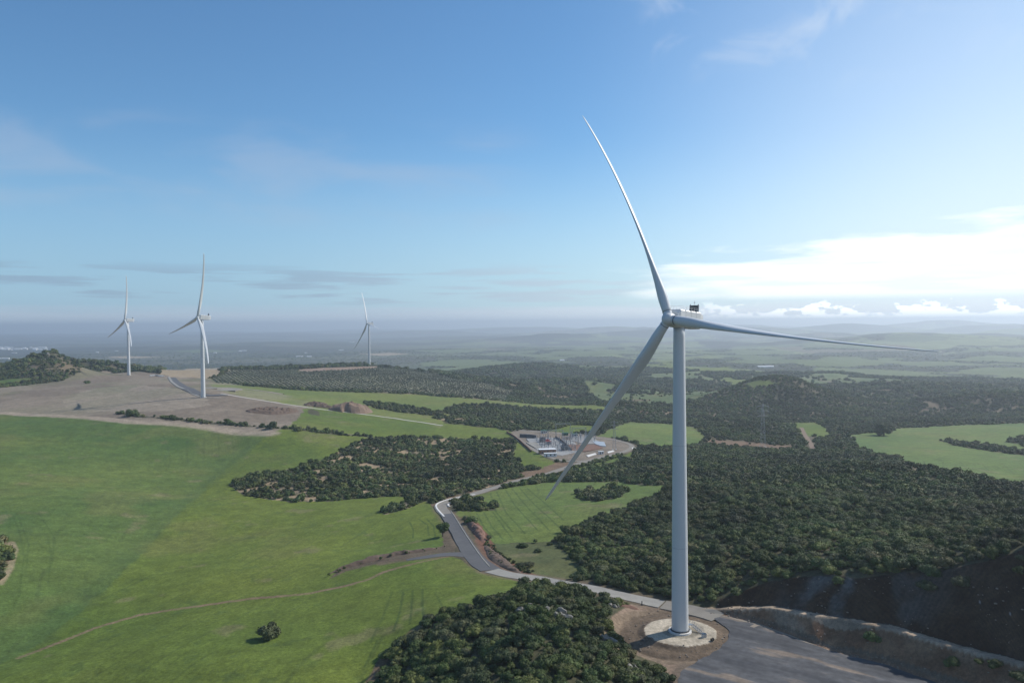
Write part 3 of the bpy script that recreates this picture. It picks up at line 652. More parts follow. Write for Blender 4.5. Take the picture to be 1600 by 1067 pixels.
    # hub and spinner
    bm = bmesh.new(); rr = [(-2.25, .02), (-2.15, .75), (-1.7, 1.35), (-.9, 1.75), (0, 1.8), (1.2, 1.75), (1.85, 1.6), (1.95, .3)]; rg = []
    for (yy, r) in rr: rg.append([bm.verts.new((r*math.cos(a), yy, r*math.sin(a))) for a in np.linspace(0, 2*PI, 33)[:-1]])
    for i in range(len(rr)-1):
        for k in range(32): bm.faces.new((rg[i][k], rg[i][(k+1) % 32], rg[i+1][(k+1) % 32], rg[i+1][k]))
    bm.faces.new(rg[-1]); bm.faces.new(rg[0])
    for k in range(3):
        a = phase+k*2*PI/3; d = Vector((math.cos(a), 0, math.sin(a))); bar(bm, d*.6, d*2.25, 1.4, 28, 1.32)
    bmesh.ops.recalc_face_normals(bm, faces=bm.faces[:]); bm.transform(Mn); hb = bm_obj('hub', bm, M_WHITE, root, smooth=True)
    try: hb.data.set_sharp_from_angle(angle=math.radians(40))
    except Exception: pass
    for k, (kk, (pb, sw, cone)) in enumerate(zip((0, -1, 1), bl)):
        a = phase+kk*2*PI/3; d = math.cos(a)*h+math.sin(a)*v; e = -math.sin(a)*h+math.cos(a)*v
        V, Fc = blade_mesh(pb, sw, cone)
        Mb = Matrix(((d.x, e.x, nn.x, hubp.x), (d.y, e.y, nn.y, hubp.y), (d.z, e.z, nn.z, hubp.z), (0, 0, 0, 1)))
        V = [tuple(Mb@Vector(p)) for p in V]; b = mesh_obj('blade', V, Fc, M_WHITE, root, smooth=True)
        bm = bmesh.new(); bar(bm, hubp+d*2.15, hubp+d*2.3, 1.36, 28); bm_obj('blade_root_seal', bm, M_DSTEEL, b)
    return root
MC = {'jp': simple('joint_paint', (.40, .42, .43), .5), 'jp2': simple('seam_strip', (.40, .41, .41), .6)}
BL = [(2.51, .1254-.0, -.0095+.0139), (3.07, .0454, -.0095-.0106), (2.15, .0279, -.0095-.0088)]
BL2 = [(5.3, .0, 0.0)]*3
MAIN = turbine((TX, TY, 0.1), .8194, 1.9402, BL, 'large white wind turbine in the foreground beside the grey crane pad')
def base_from(u, v, D):
    d = ray(np.array(u), np.array(v)); return d[0]*D, d[1]*D
for (u, v, D, psi, ph, lb) in [(317.3, 608, 957, .82, 75.5, 'tall white wind turbine on the brown hill beside the grey access road'), (201.3, 584, 1442, .82, 84, 'white wind turbine behind the brown hill next to the wooded knoll, farthest left'),
                               (577.2, 571.5, 1735, .95, 111, 'small distant white wind turbine on top of the olive grove hill')]:
    x, y = base_from(u, v, D); turbine((x, y, hz(x, y)+.1), psi, math.radians(ph), BL2, lb, False)

# stairs, cabinet, tools at the foot of the main tower
def stairs():
    b = Vector((TX, TY, 0)); o = empty('access_stairs', (TX+2.6, TY+.6, 0), 'galvanised steel stairs and landing at the foot of the main turbine tower', 'stairs')
    L = Vector((3.6, 1.6, 0)); E = Vector((6.1, -1.9, 0))   # landing end, stair foot (local to tower)
    off = Vector((-2.6, -.6, 0)); H = 1.5
    bm = bmesh.new(); box(bm, tuple(Vector((2.3, 1.0, H))+off), (3., 1.3, .08), rz=.4); bm_obj('landing', bm, M_STEEL, o)
    d = E-L; n_ = 9; px_ = Vector((d.y, -d.x, 0)).normalized()*.55
    for k in range(n_):
        p = L+d*(k+.5)/n_+off; bm = bmesh.new(); box(bm, (p.x, p.y, H*(1-(k+.7)/n_)+.05), (.3, 1.1, .05), rz=math.atan2(d.y, d.x)); bm_obj('tread', bm, M_STEEL, o)
    for s in (-1, 1):
        bm = bmesh.new(); a = L+px_*s+off; e = E+px_*s+off
        bar(bm, (a.x, a.y, H), (e.x, e.y, .05), .09, 5)
        for hh in (.55, 1.05): bar(bm, (a.x, a.y, H+hh), (e.x, e.y, hh), .035, 5)
        for t in np.linspace(0, 1, 7): q = a.lerp(e, t); bar(bm, (q.x, q.y, H*(1-t)), (q.x, q.y, H*(1-t)+1.05), .04, 5)
        bm_obj('handrail', bm, M_STEEL, o)
    bm = bmesh.new(); c0 = Vector((1.0, 2.2, 0))+off; c1 = Vector((3.3, 2.6, 0))+off
    for hh in (.55, 1.05): bar(bm, (c0.x, c0.y, H+hh), (c1.x, c1.y, H+hh), .035, 5)
    for t in (0, .5, 1): q = c0.lerp(c1, t); bar(bm, (q.x, q.y, 0), (q.x, q.y, H+1.05), .05, 5)
    bm_obj('landing_railing', bm, M_STEEL, o)
    bm = bmesh.new(); ang = .35; box(bm, (2.33*math.cos(ang), 2.33*math.sin(ang), 2.6), (.16, 1.0, 2.2), rz=ang)
    dd = bm_obj('door', bm, M_WHITE2, [c for c in MAIN.children if c.name.startswith('tower')][0])
stairs()
def small_things():
    x, y, z = at(1100, 995); z = max(z, hz(x, y))
    o = empty('equipment_cabinet', (x, y, z-.03), 'small white cabinet with a dark top on the pale turbine platform', 'cabinet', rz=.35)
    bm = bmesh.new(); box(bm, (0, 0, .5), (1.25, .9, 1.0)); bm_obj('cabinet_body', bm, M_WHITE2, o, bevel=.03)
    bm = bmesh.new(); box(bm, (0, 0, 1.05), (1.3, .95, .08)); bm_obj('lid', bm, M_GLASSD, o)
    bm = bmesh.new(); box(bm, (-.3, -.47, .5), (.5, .03, .8)); box(bm, (.3, -.47, .5), (.5, .03, .8)); bm_obj('cabinet_door', bm, M_STEEL, o)
    x, y, z = at(1113, 1001); o = empty('cable_drum', (x, y, z-.02), 'small dark cable drum lying at the edge of the turbine platform', 'cable drum', rz=.7)
    for s in (-1, 1):
        bm = bmesh.new(); bar(bm, (s*.32, 0, .45), (s*.38, 0, .45), .45, 16); bm_obj('drum_flange', bm, M_BARK, o)
    bm = bmesh.new(); bar(bm, (-.32, 0, .45), (.32, 0, .45), .26, 14); bm_obj('cable_coil', bm, M_TYRE, o)
    x, y, z = at(1003, 945); o = empty('marker_post', (x, y, z), 'short black marker post at the roadside left of the main tower', 'post')
    bm = bmesh.new(); bar(bm, (0, 0, -.1), (0, 0, 1.3), .17, 10, .14); bm_obj('post', bm, M_TYRE, o)
    bm = bmesh.new(); bar(bm, (0, 0, 1.3), (0, 0, 1.42), .17, 10, .03); bm_obj('cap', bm, M_TYRE, o)
    bm = bmesh.new(); box(bm, (0, 0, .0), (.8, .8, .18)); bm_obj('base_plate', bm, M_TYRE, o)
small_things()

# ------------------------------------------------------------------ plants
def leaf_cloud(lumps, nleaf, size, seed, core=True):
    """foliage made of many small leaf-cluster faces spread through and over several lumps"""
    r = np.random.default_rng(seed); V = []; Fc = []
    L = np.array(lumps); w = L[:, 3]**2; w = w/w.sum()
    idx = r.choice(len(L), nleaf, p=w)
    d = r.normal(size=(nleaf, 3)); d /= np.linalg.norm(d, axis=1)[:, None]
    d[:, 2] = np.where(d[:, 2] < -.35, -d[:, 2], d[:, 2])
    rad = L[idx, 3]*(.80+.30*r.random(nleaf)**.7+.45*(r.random(nleaf) > .88)*r.random(nleaf))
    c = L[idx, :3]+d*rad[:, None]*np.array([1, 1, .86]); c[:, 2] = np.maximum(c[:, 2], .03)
    nrm = d+r.normal(size=(nleaf, 3))*.45; nrm /= np.linalg.norm(nrm, axis=1)[:, None]
    t = np.cross(nrm, r.normal(size=(nleaf, 3))); t /= np.linalg.norm(t, axis=1)[:, None]; b = np.cross(nrm, t)
    s = size*(.6+.8*r.random(nleaf))
    q = np.stack([c+t*s[:, None], c+b*(s*.75)[:, None]+nrm*(s*.25)[:, None], c-t*s[:, None], c-b*(s*.75)[:, None]-nrm*(s*.2)[:, None]], 1)
    V = q.reshape(-1, 3).tolist(); Fc = (np.arange(nleaf)[:, None]*4+np.arange(4)).tolist()
    if core:
        for l in L:
            bm = bmesh.new(); bmesh.ops.create_icosphere(bm, subdivisions=2, radius=l[3]*.86, matrix=Matrix.Translation(l[:3])@Matrix.Diagonal((1, 1, .86, 1)))
            k = len(V)
            for vv in bm.verts:
                p = vv.co; q_ = 1+.16*(random.random()-.5); V.append([l[0]+(p.x-l[0])*q_, l[1]+(p.y-l[1])*q_, max(l[2]+(p.z-l[2])*q_, 0)])
            Fc += [[k+vv.index for vv in f.verts] for f in bm.faces]; bm.free()
    return V, Fc
def bush_mesh(name, seed, nleaf, size, mat, nl=7, tall=1.):
    """unit bush: about 1 wide, .62 tall, foot at z=0"""
    r = random.Random(seed); lumps = [(0, 0, .25*tall, .30)]
    for k in range(nl):
        a = 2*PI*(k+r.random()*.8)/nl; q = .10+.28*r.random(); s = .09+.15*r.random()**1.4; lumps.append((q*math.cos(a), q*math.sin(a), (.08+.30*r.random())*tall, s))
    V, Fc = leaf_cloud(lumps, nleaf, size, seed)
    me = bpy.data.meshes.new(name); me.from_pydata(V, [], Fc); me.materials.append(mat); return me
NEAR = [bush_mesh('shrub', 100+k, 1700, .027, M_LEAF, 10+k % 4, (.85, 1.05, 1.3, .7, 1.)[k]) for k in range(5)]
MID = [bush_mesh('shrub_mass', 200+k, 260, .062, M_LEAF, 6, (.9, 1.1, .75, 1.2)[k]) for k in range(4)]
FARB = [bush_mesh('far_wood', 300+k, 90, .11, M_LEAF, 5, (.8, 1., .65)[k]) for k in range(3)]
OLV = [bush_mesh('olive_tree', 400+k, 150, .075, M_OLIVE, 5, 1.15) for k in range(2)]

def scatter(D0, D1, sp, azlim=.62, seed=1):
    """jittered grid inside the sector"""
    X0, X1 = -D1*math.sin(azlim), D1*math.sin(azlim); g = np.arange(X0, X1, sp); h = np.arange(D0*.75 if D0 > 200 else 100, D1, sp)
    X, Y = np.meshgrid(g, h); r = np.random.default_rng(seed)
    X = X+(r.random(X.shape)-.5)*sp*1.1; Y = Y+(r.random(Y.shape)-.5)*sp*1.1
    D = np.hypot(X, Y); m = (D >= D0) & (D < D1) & (np.abs(np.arctan2(X, Y)) < azlim); X = X[m]; Y = Y[m]
    _, dn = cover(X, Y); k = r.random(len(X)) < dn
    return X[k], Y[k]
ROADS = [o for o in bpy.data.objects if o.get('kind') == 'structure' and o.name.split('.')[0] in ('concrete_road', 'asphalt_road', 'gravel_road', 'side_road', 'access_road', 'ring_road', 'dirt_path')]
RP = []
for o in ROADS:
    c = np.empty(len(o.data.vertices)*3); o.data.vertices.foreach_get('co', c); RP.append(c.reshape(-1, 3)[:, :2])
RP = np.concatenate(RP)
def off_road(X, Y, marg):
    ok = np.ones(len(X), bool)
    for i in range(0, len(X), 4000):
        d = ((X[i:i+4000, None]-RP[:, 0])**2+(Y[i:i+4000, None]-RP[:, 1])**2).min(1); ok[i:i+4000] = d > marg**2
    return ok
xs, ys = scatter(140, 760, 2.9, seed=1); k = off_road(xs, ys, 3.2); xs, ys = xs[k], ys[k]
r1 = np.random.default_rng(5); nn_ = len(xs)
sz = 2.5+4.2*r1.random(nn_)**1.8+2.4*(vnoise(xs, ys, 22, 8) > .72)*r1.random(nn_)
sz = np.where((np.hypot(xs-TX, ys-TY) < 40), np.minimum(sz, 5), sz)
zs = height(xs, ys)
u_, v_ = project(xs, ys, zs+1); Dn = np.hypot(xs, ys)
vis = (u_ > -5) & (u_ < 1605) & (v_ < 1085) & (v_ > 500)
app = np.where(vis, sz/Dn, 0)
order = np.argsort(-app); NI = 292
pick = order[:NI]; rest = order[NI:]
GRPS = {'k': ('evergreen shrub in the dense scrub on the rocky knoll at the bottom of the view', 'evergreen shrubs on the rocky knoll'),
        'h': ('evergreen shrub in dense scrub on the dark wooded hill right of the main tower', 'evergreen shrubs on the wooded hill right'),
        'm': ('evergreen shrub in the scrub behind the road and main tower', 'evergreen shrubs behind the road')}
for i in pick:
    me = NEAR[int(r1.integers(5))]; o = bpy.data.objects.new('shrub', me); col.objects.link(o)
    s = sz[i]; o.location = (xs[i], ys[i], zs[i]-.12*s*.3); o.rotation_euler = (0, 0, r1.random()*6.28); o.scale = (s, s*(.85+.3*r1.random()), s*(.8+.35*r1.random()))
    g = 'k' if ys[i] < 262 and u_[i] < 1062 and v_[i] > 922 else ('h' if u_[i] > 1080 else 'm')
    setp(o, GRPS[g][0], 'shrub', GRPS[g][1])

def gn_scatter(name, X, Y, Z, S, R, variants, label, cat=None):
    """one stuff object: a point cloud whose geometry nodes put a bush on every point"""
    me = bpy.data.meshes.new(name); me.vertices.add(len(X)); me.vertices.foreach_set('co', np.stack([X, Y, Z], 1).ravel().astype(np.float32))
    a = me.attributes.new('sz', 'FLOAT_VECTOR', 'POINT'); a.data.foreach_set('vector', S.ravel().astype(np.float32))
    a = me.attributes.new('rz', 'FLOAT', 'POINT'); a.data.foreach_set('value', R.astype(np.float32))
    a = me.attributes.new('vi', 'INT', 'POINT'); a.data.foreach_set('value', rng.integers(0, len(variants), len(X)).astype(np.int32))
    for m_ in {v.materials[0] for v in variants}: me.materials.append(m_)
    o = bpy.data.objects.new(name, me); col.objects.link(o); setp(o, label, cat, kind='stuff')
    ng = bpy.data.node_groups.new(name+'_nodes', 'GeometryNodeTree'); ng.interface.new_socket('Geometry', in_out='INPUT', socket_type='NodeSocketGeometry'); ng.interface.new_socket('Geometry', in_out='OUTPUT', socket_type='NodeSocketGeometry')
    gi = ng.nodes.new('NodeGroupInput'); go = ng.nodes.new('NodeGroupOutput'); jn = ng.nodes.new('GeometryNodeJoinGeometry')
    def attr(nm, t):
        q = ng.nodes.new('GeometryNodeInputNamedAttribute'); q.data_type = t; q.inputs['Name'].default_value = nm; return q.outputs['Attribute']
    asz = attr('sz', 'FLOAT_VECTOR'); arz = attr('rz', 'FLOAT'); avi = attr('vi', 'INT')
    cx = ng.nodes.new('ShaderNodeCombineXYZ'); ng.links.new(arz, cx.inputs[2])
    for k, v in enumerate(variants):
        src = bpy.data.objects.new('foliage_source', v); SRC.objects.link(src)
        oi = ng.nodes.new('GeometryNodeObjectInfo'); oi.inputs['Object'].default_value = src; oi.inputs['As Instance'].default_value = True
        cmp_ = ng.nodes.new('FunctionNodeCompare'); cmp_.data_type = 'INT'; cmp_.operation = 'EQUAL'; ng.links.new(avi, cmp_.inputs[2]); cmp_.inputs[3].default_value = k
        ip = ng.nodes.new('GeometryNodeInstanceOnPoints'); ng.links.new(gi.outputs[0], ip.inputs['Points']); ng.links.new(cmp_.outputs[0], ip.inputs['Selection'])
        ng.links.new(oi.outputs['Geometry'], ip.inputs['Instance']); ng.links.new(asz, ip.inputs['Scale']); ng.links.new(cx.outputs[0], ip.inputs['Rotation']); ng.links.new(ip.outputs[0], jn.inputs[0])
    ng.links.new(jn.outputs[0], go.inputs[0]); md = o.modifiers.new('foliage', 'NODES'); md.node_group = ng
    return o
SRC = bpy.data.collections.new('foliage_sources')     # not linked to the scene
def sizes(s, r): return np.stack([s, s*(.8+.4*r.random(len(s))), s*(.75+.45*r.random(len(s)))], 1)
# near + middle scrub: one kind, the rest of it as one object
r2 = np.random.default_rng(6)
x2, y2 = scatter(760, 1500, 4.6, seed=2); s2 = 3.6+4.6*r2.random(len(x2))**2
x3, y3 = scatter(1500, 2700, 8.5, seed=3); s3 = 8.5+6*r2.random(len(x3))**1.5
km = (rest >= 0); nr_ = rest
X = np.concatenate([xs[nr_], x2, x3]); Y = np.concatenate([ys[nr_], y2, y3]); S = np.concatenate([sz[nr_], s2, s3])
k = off_road(X, Y, 3.0); X, Y, S = X[k], Y[k], S[k]; Z = height(X, Y)-.04*S
Dd = np.hypot(X, Y); isn = Dd < 430
allv = NEAR+MID
o = gn_scatter('scrubland', X, Y, Z, sizes(S, r2), r2.random(len(X))*6.28, allv, 'dark evergreen scrub covering the hills and gullies')
vi = np.where(isn, r2.integers(0, 5, len(X)), 5+r2.integers(0, 4, len(X))).astype(np.int32); o.data.attributes['vi'].data.foreach_set('value', vi)
print('scrub', len(X))
x4, y4 = scatter(2700, 6500, 19, seed=4); s4 = 20+12*r2.random(len(x4)); z4 = height(x4, y4)-.25*s4
print('far', len(x4)); S4 = sizes(s4, r2); S4[:, 2] *= .55
gn_scatter('distant_woodland', x4, y4, z4, S4, r2.random(len(x4))*6.28, FARB, 'far-off woods and groves fading into the haze')

# olive grove in rows
def olives():
    a = .42; ca, sa = math.cos(a), math.sin(a); cx, cy = OLIVE.mean(0)
    g = np.arange(-900, 900, 7.); h = np.arange(-1100, 1100, 5.2)
    U, Vv = np.meshgrid(g, h); U = U+(rng.random(U.shape)-.5)*2.2; Vv = Vv+(rng.random(U.shape)-.5)*1.6; X = cx+U*ca-Vv*sa; Y = cy+U*sa+Vv*ca
    X, Y = X.ravel(), Y.ravel(); m = pip(X, Y, OLIVE) & ~pip(X, Y, CLEARING) & (np.hypot(X-TX, Y-TY) > 0); X, Y = X[m], Y[m]
    m = rng.random(len(X)) < .93; X, Y = X[m], Y[m]; Z = height(X, Y)-.1; S = 2.5+1.5*rng.random(len(X)); D = np.hypot(X, Y); u, v = project(X, Y, Z)
    o_ = np.argsort(-S/D); a_ = o_[:296]; b_ = o_[296:]
    for i in a_:
        o = bpy.data.objects.new('olive_tree', OLV[int(rng.integers(2))]); col.objects.link(o); s = S[i]; o.location = (X[i], Y[i], Z[i]); o.scale = (s, s, s); o.rotation_euler = (0, 0, rng.random()*6)
        setp(o, 'small olive tree in the front rows of the hillside grove behind the green strip', 'olive tree', 'olive trees in the front rows of the grove')
    gn_scatter('olive_grove', X[b_], Y[b_], Z[b_], sizes(S[b_], rng), rng.random(len(b_))*6.28, OLV, 'rows of small olive trees covering the hill below the distant turbine')
    print('olives', len(X))
olives()

def tree(u, v, w, h, name, label, cat, mat=M_LEAF, seed=1, trunk=.28, group=None, nleaf=2600):
    x, y, z = at(u, v); o = empty(name, (x, y, z-.05), label, cat, group)
    r = random.Random(seed); lumps = []
    zc = h*(trunk+(1-trunk)*.5); lumps.append((0, 0, zc, min(w, h)*.34))
    for k in range(11):
        a = 2*PI*k/11+r.random(); q = w*(.18+.16*r.random()); lumps.append((q*math.cos(a), q*math.sin(a), h*(trunk+.08+(1-trunk)*.62*r.random()), w*(.13+.10*r.random())))
    V, Fc = leaf_cloud(lumps, nleaf, w*.032, seed); mesh_obj('crown', V, Fc, mat, o)
    bm = bmesh.new(); bar(bm, (0, 0, -.3), (.05*w*(r.random()-.5), 0, h*.6), w*.045, 8, w*.02)
    for k in range(5):
        a = 1.3*k; bar(bm, (0, 0, h*(.2+.05*k)), (w*.28*math.cos(a), w*.28*math.sin(a), h*(.5+.06*k)), w*.018, 6, w*.008)
    bm_obj('trunk', bm, M_BARK, o); return o
tree(421, 996, 8.0, 4.6, 'round_bush', 'lone round dark bush in the middle of the green field at lower left', 'bush', seed=3, trunk=.02)
tree(692, 838, 6.6, 7.6, 'roadside_tree', 'lone round tree on the grass just left of the road bend', 'tree', seed=4, trunk=.12)
tree(205, 650, 12, 6.5, 'pale_bush', 'pale green bush at the left end of the hedge under the brown hill', 'bush', M_LEAF_LIGHT, 5, .05)
tree(354, 663, 5.6, 6.5, 'hedgerow_tree', 'small dark round tree standing left of the others in the hedge', 'tree', seed=6, trunk=.15)
tree(427, 670, 8.4, 8.2, 'hedgerow_tree', 'largest dark round tree in the hedge at the corner of the brown field', 'tree', seed=7, trunk=.12)
tree(409, 668, 6., 4.5, 'hedgerow_bush', 'low dark bush just left of the largest hedge tree', 'bush', seed=8, trunk=.05)
tree(466, 673, 9., 4.6, 'hedgerow_bush', 'wide green bush in the hedge right of the largest hedge tree', 'bush', seed=9, trunk=.05)
tree(1381, 680, 21, 15, 'grove_tree', 'big dark round tree at the left corner of the bright field on the right', 'tree', seed=10, trunk=.08)
tree(1043, 775, 7, 7, 'field_edge_tree', 'dark round tree at the right tip of the field behind the main tower', 'tree', seed=11, trunk=.12)
tree(136, 599, 10, 4.5, 'dark_bush', 'solitary dark bush on the brown hillside under the wooded knoll', 'bush', seed=12, trunk=.05, nleaf=700)

# ------------------------------------------------------------------ boulders
def rocks(u, v, n_, spread, size, label, seed, group='pale limestone outcrops'):
    r = random.Random(seed); x, y, z = at(u, v); o = empty('rock_outcrop', (x, y, z), label, 'rocks', group)
    for k in range(n_):
        bm = bmesh.new(); s = size*(.5+.8*r.random()); bmesh.ops.create_icosphere(bm, subdivisions=2, radius=s)
        ax = [(r.random()-.5)*.7 for _ in range(3)]
        for vv in bm.verts:
            p = vv.co; q = 1+.45*(r.random()-.5); p.x *= q*(1+ax[0]); p.y *= q*(1+ax[1]); p.z *= q*(1+abs(ax[2]))
        dx = (r.random()-.5)*spread*2; dy = (r.random()-.5)*spread; bmesh.ops.translate(bm, vec=(dx, dy, hz(x+dx, y+dy)-z+s*.55), verts=bm.verts[:]); bm_obj('boulder', bm, M_ROCK, o)
    return o
rocks(817, 954, 9, 2.6, .9, 'small grey boulder pile on the knoll crest, left of the broad one', 1)
rocks(862, 962, 18, 5.5, 1., 'broad cluster of grey boulders on the knoll crest', 2)
rocks(952, 1004, 8, 2.6, .9, 'small pale rocks at the knoll edge above the turbine platform ditch', 3)
rocks(978, 1042, 9, 3., .7, 'scattered small white stones near the bottom of the knoll by the pad', 4)
rocks(958, 948, 5, 2.2, .6, 'little pale stones at the top of the bare bank beside the road', 5)
rocks(75, 560, 22, 34, 1.9, 'grey bare rock patch on the front of the far wooded knoll', 6)

# ------------------------------------------------------------------ spoil heaps
def heap(s, w, h, mat, label, seed, rough=1., n_=60):
    c = catmull(unproj(pts(s)), .7 if w < 12 else 2); m = 25
    t = np.gradient(c, axis=0); t /= np.linalg.norm(t, axis=1)[:, None]; nrm = np.stack([-t[:, 1], t[:, 0]], 1); k = np.linspace(0, 1, len(c)); env = np.sqrt(np.clip(np.sin(PI*k), 0, 1))
    V = []; F_ = []
    for j, q in enumerate(np.linspace(-1, 1, m)):
        wob = 1+.5*(vnoise(c[:, 0], c[:, 1], 9, seed+20)-.5)
        P2 = c+nrm*(q*w*.5*env*wob)[:, None]; bump = fbm(P2[:, 0], P2[:, 1], 3.2*rough, 4, seed)
        zz = height(P2[:, 0], P2[:, 1])+h*env*(1-q*q)*(.35+1.2*bump)-.25
        V += [(a, b, z) for (a, b), z in zip(P2, zz)]
    n1 = len(c)
    for j in range(m-1):
        for i in range(n1-1): a = j*n1+i; F_.append((a, a+1, a+n1+1, a+n1))
    o = mesh_obj('spoil_heap', V, F_, mat, smooth=False)
    if o.data.polygons[len(F_)//2].normal.z < 0: o.data.flip_normals()
    setp(o, label, 'earth mound'); return o
heap("512,640 535,641 558,643 572,641", 34, 10, M_SPOIL, 'tall light brown conical spoil heap beside the pale farm track', 1, 2.5)
heap("474,633 495,634 520,638", 22, 5, M_SPOILD, 'lower rough brown spoil heap left of the tall one', 2)
heap("383,642 410,643 440,643 466,642", 34, 4.5, M_SPOILD, 'dark brown flat-topped spoil heap at the edge of the brown field', 3)
heap("512,897 535,888 570,878 610,868 650,862 690,856", 6.5, 1.8, M_SPOILD, 'long low brown earth bank along the side road', 4)
heap("724,806 736,818 748,832 757,848", 6., 1.9, M_SPOILR, 'reddish earth bank right of the asphalt road, upper stretch', 5)
heap("757,851 772,868 792,884 815,896", 6.5, 1.6, M_SPOILD, 'dark earth bank overgrown with weeds right of the road, lower stretch', 6)
heap("945,940 970,944 1000,952", 5, .9, M_SPOILR, 'low reddish earth bank beside the road left of the tower', 7)
def weeds():
    w = catmull(unproj(pts("752,850 775,872 800,890 840,902")), .8); r = np.random.default_rng(77); k = np.repeat(np.arange(len(w)), 2)
    X = w[k, 0]+(r.random(len(k))-.5)*9; Y = w[k, 1]+(r.random(len(k))-.5)*6; m = off_road(X, Y, 3.3); X, Y = X[m], Y[m]; S = .9+1.6*r.random(len(X))
    gn_scatter('roadside_weeds', X, Y, height(X, Y), sizes(S, r), r.random(len(X))*6, [bush_mesh('weed', 500, 200, .07, M_LEAF_LIGHT, 5, .8), MID[0]], 'low weeds and bushes along the road bank')
weeds()
def bank_scrub():
    w = catmull(unproj(pts("515,900 550,886 600,872 650,864 688,857")), 1.5); r = np.random.default_rng(78)
    X = w[:, 0]+(r.random(len(w))-.5)*5; Y = w[:, 1]+(r.random(len(w))-.2)*5; k = r.random(len(w)) < .55; X, Y = X[k], Y[k]; S = .8+1.6*r.random(len(X))
    gn_scatter('bank_scrub', X, Y, height(X, Y)+.3, sizes(S, r), r.random(len(X))*6, [MID[1], MID[0]], 'rough low scrub on the earth bank by the side road')
bank_scrub()

def rubble():
    """loose stones along the foot of the cutting, round the platform and over the cut slopes"""
    r = np.random.default_rng(31); X = 30+r.random(60000)*150; Y = 150+r.random(60000)*130
    d, sd, par = seg_dist(X, Y, FP); sg = d*sd; rr = np.hypot(X-TX, Y-TY)
    p = .55*np.exp(-(sg/1.6)**2)+.12*((sg > 2) & (sg < 45) & (X > TX+10))*(fbm(X, Y, 9, 3, 32) > .5)+.25*np.exp(-((rr-12.)/1.6)**2)+.05*((rr > 13) & (rr < 20))
    cvr, dn = cover(X, Y); k = (r.random(len(X)) < p*.6) & (dn < .2) & ~pip(X, Y, PAD_OUT); X, Y = X[k], Y[k]; S = .15+.6*r.random(len(X))**3.5
    vs = []
    for q in range(3):
        bm = bmesh.new(); bmesh.ops.create_icosphere(bm, subdivisions=1, radius=.5)
        for v in bm.verts: v.co *= 1+.5*(random.random()-.5); v.co.z = v.co.z*.7+.15
        me = bpy.data.meshes.new('stone'); bm.to_mesh(me); bm.free(); me.materials.append(M_STONE); vs.append(me)
    Z = height(X, Y)+.03; Z = np.where(pip(X, Y, PAD_OUT), np.maximum(Z, -.80), Z)
    gn_scatter('rubble', X, Y, Z, sizes(S, r), r.random(len(X))*6.28, vs, 'loose stones and rubble on the cutting and round the turbine platform'); print('rubble', len(X))
M_STONE = simple('loose_stone', (.22, .185, .15), .95, 0, .4, 2.)
rubble()
# ------------------------------------------------------------------ substation
def lattice(bm, p, h, w, w2=None, seg=6, arm=0, r=.09):
    w2 = w*.35 if w2 is None else w2; x, y, z = p
    prev = None
    for k in range(seg+1):
        t = k/seg; ww = (w*(1-t)+w2*t)/2; c = [(x+sx*ww, y+sy*ww, z+h*t) for sx, sy in ((-1, -1), (1, -1), (1, 1), (-1, 1))]
        if prev:
            for i in range(4): bar(bm, prev[i], c[i], r*1.3, 4); bar(bm, prev[i], c[(i+1) % 4], r*.8, 4); bar(bm, c[i], c[(i+1) % 4], r*.7, 4)
        prev = c
def pylon(u, v, h, label, group='lattice pylons'):
    x, y, z = at(u, v); o = empty('pylon', (x, y, z-.3), label, 'pylon', group)
    bm = bmesh.new(); lattice(bm, (0, 0, 0), h, h*.11, h*.03, 9, r=.06); bm_obj('lattice_mast', bm, M_STEEL, o)
    for k, zz in enumerate((h*.72, h*.84, h*.95)):
        bm = bmesh.new(); L = h*.13
        for s in (-1, 1):
            bar(bm, (0, 0, zz), (s*L, 0, zz), .09, 4); bar(bm, (0, 0, zz+h*.035), (s*L, 0, zz), .07, 4); bar(bm, (s*L, 0, zz), (s*L, 0, zz-1.5), .08, 4)
        bm_obj('cross_arm', bm, M_STEEL, o)
    bm = bmesh.new()
    for sx in (-1, 1):
        for sy in (-1, 1): box(bm, (sx*h*.055, sy*h*.055, .2), (1, 1, .8))
    bm_obj('footing', bm, M_CONC2, o); return o
pylon(960, 702, 25, 'grey lattice pylon standing beside the pale basin of the substation')
pylon(1192, 698, 40, 'faint grey lattice pylon in the dark scrub right of the main tower')
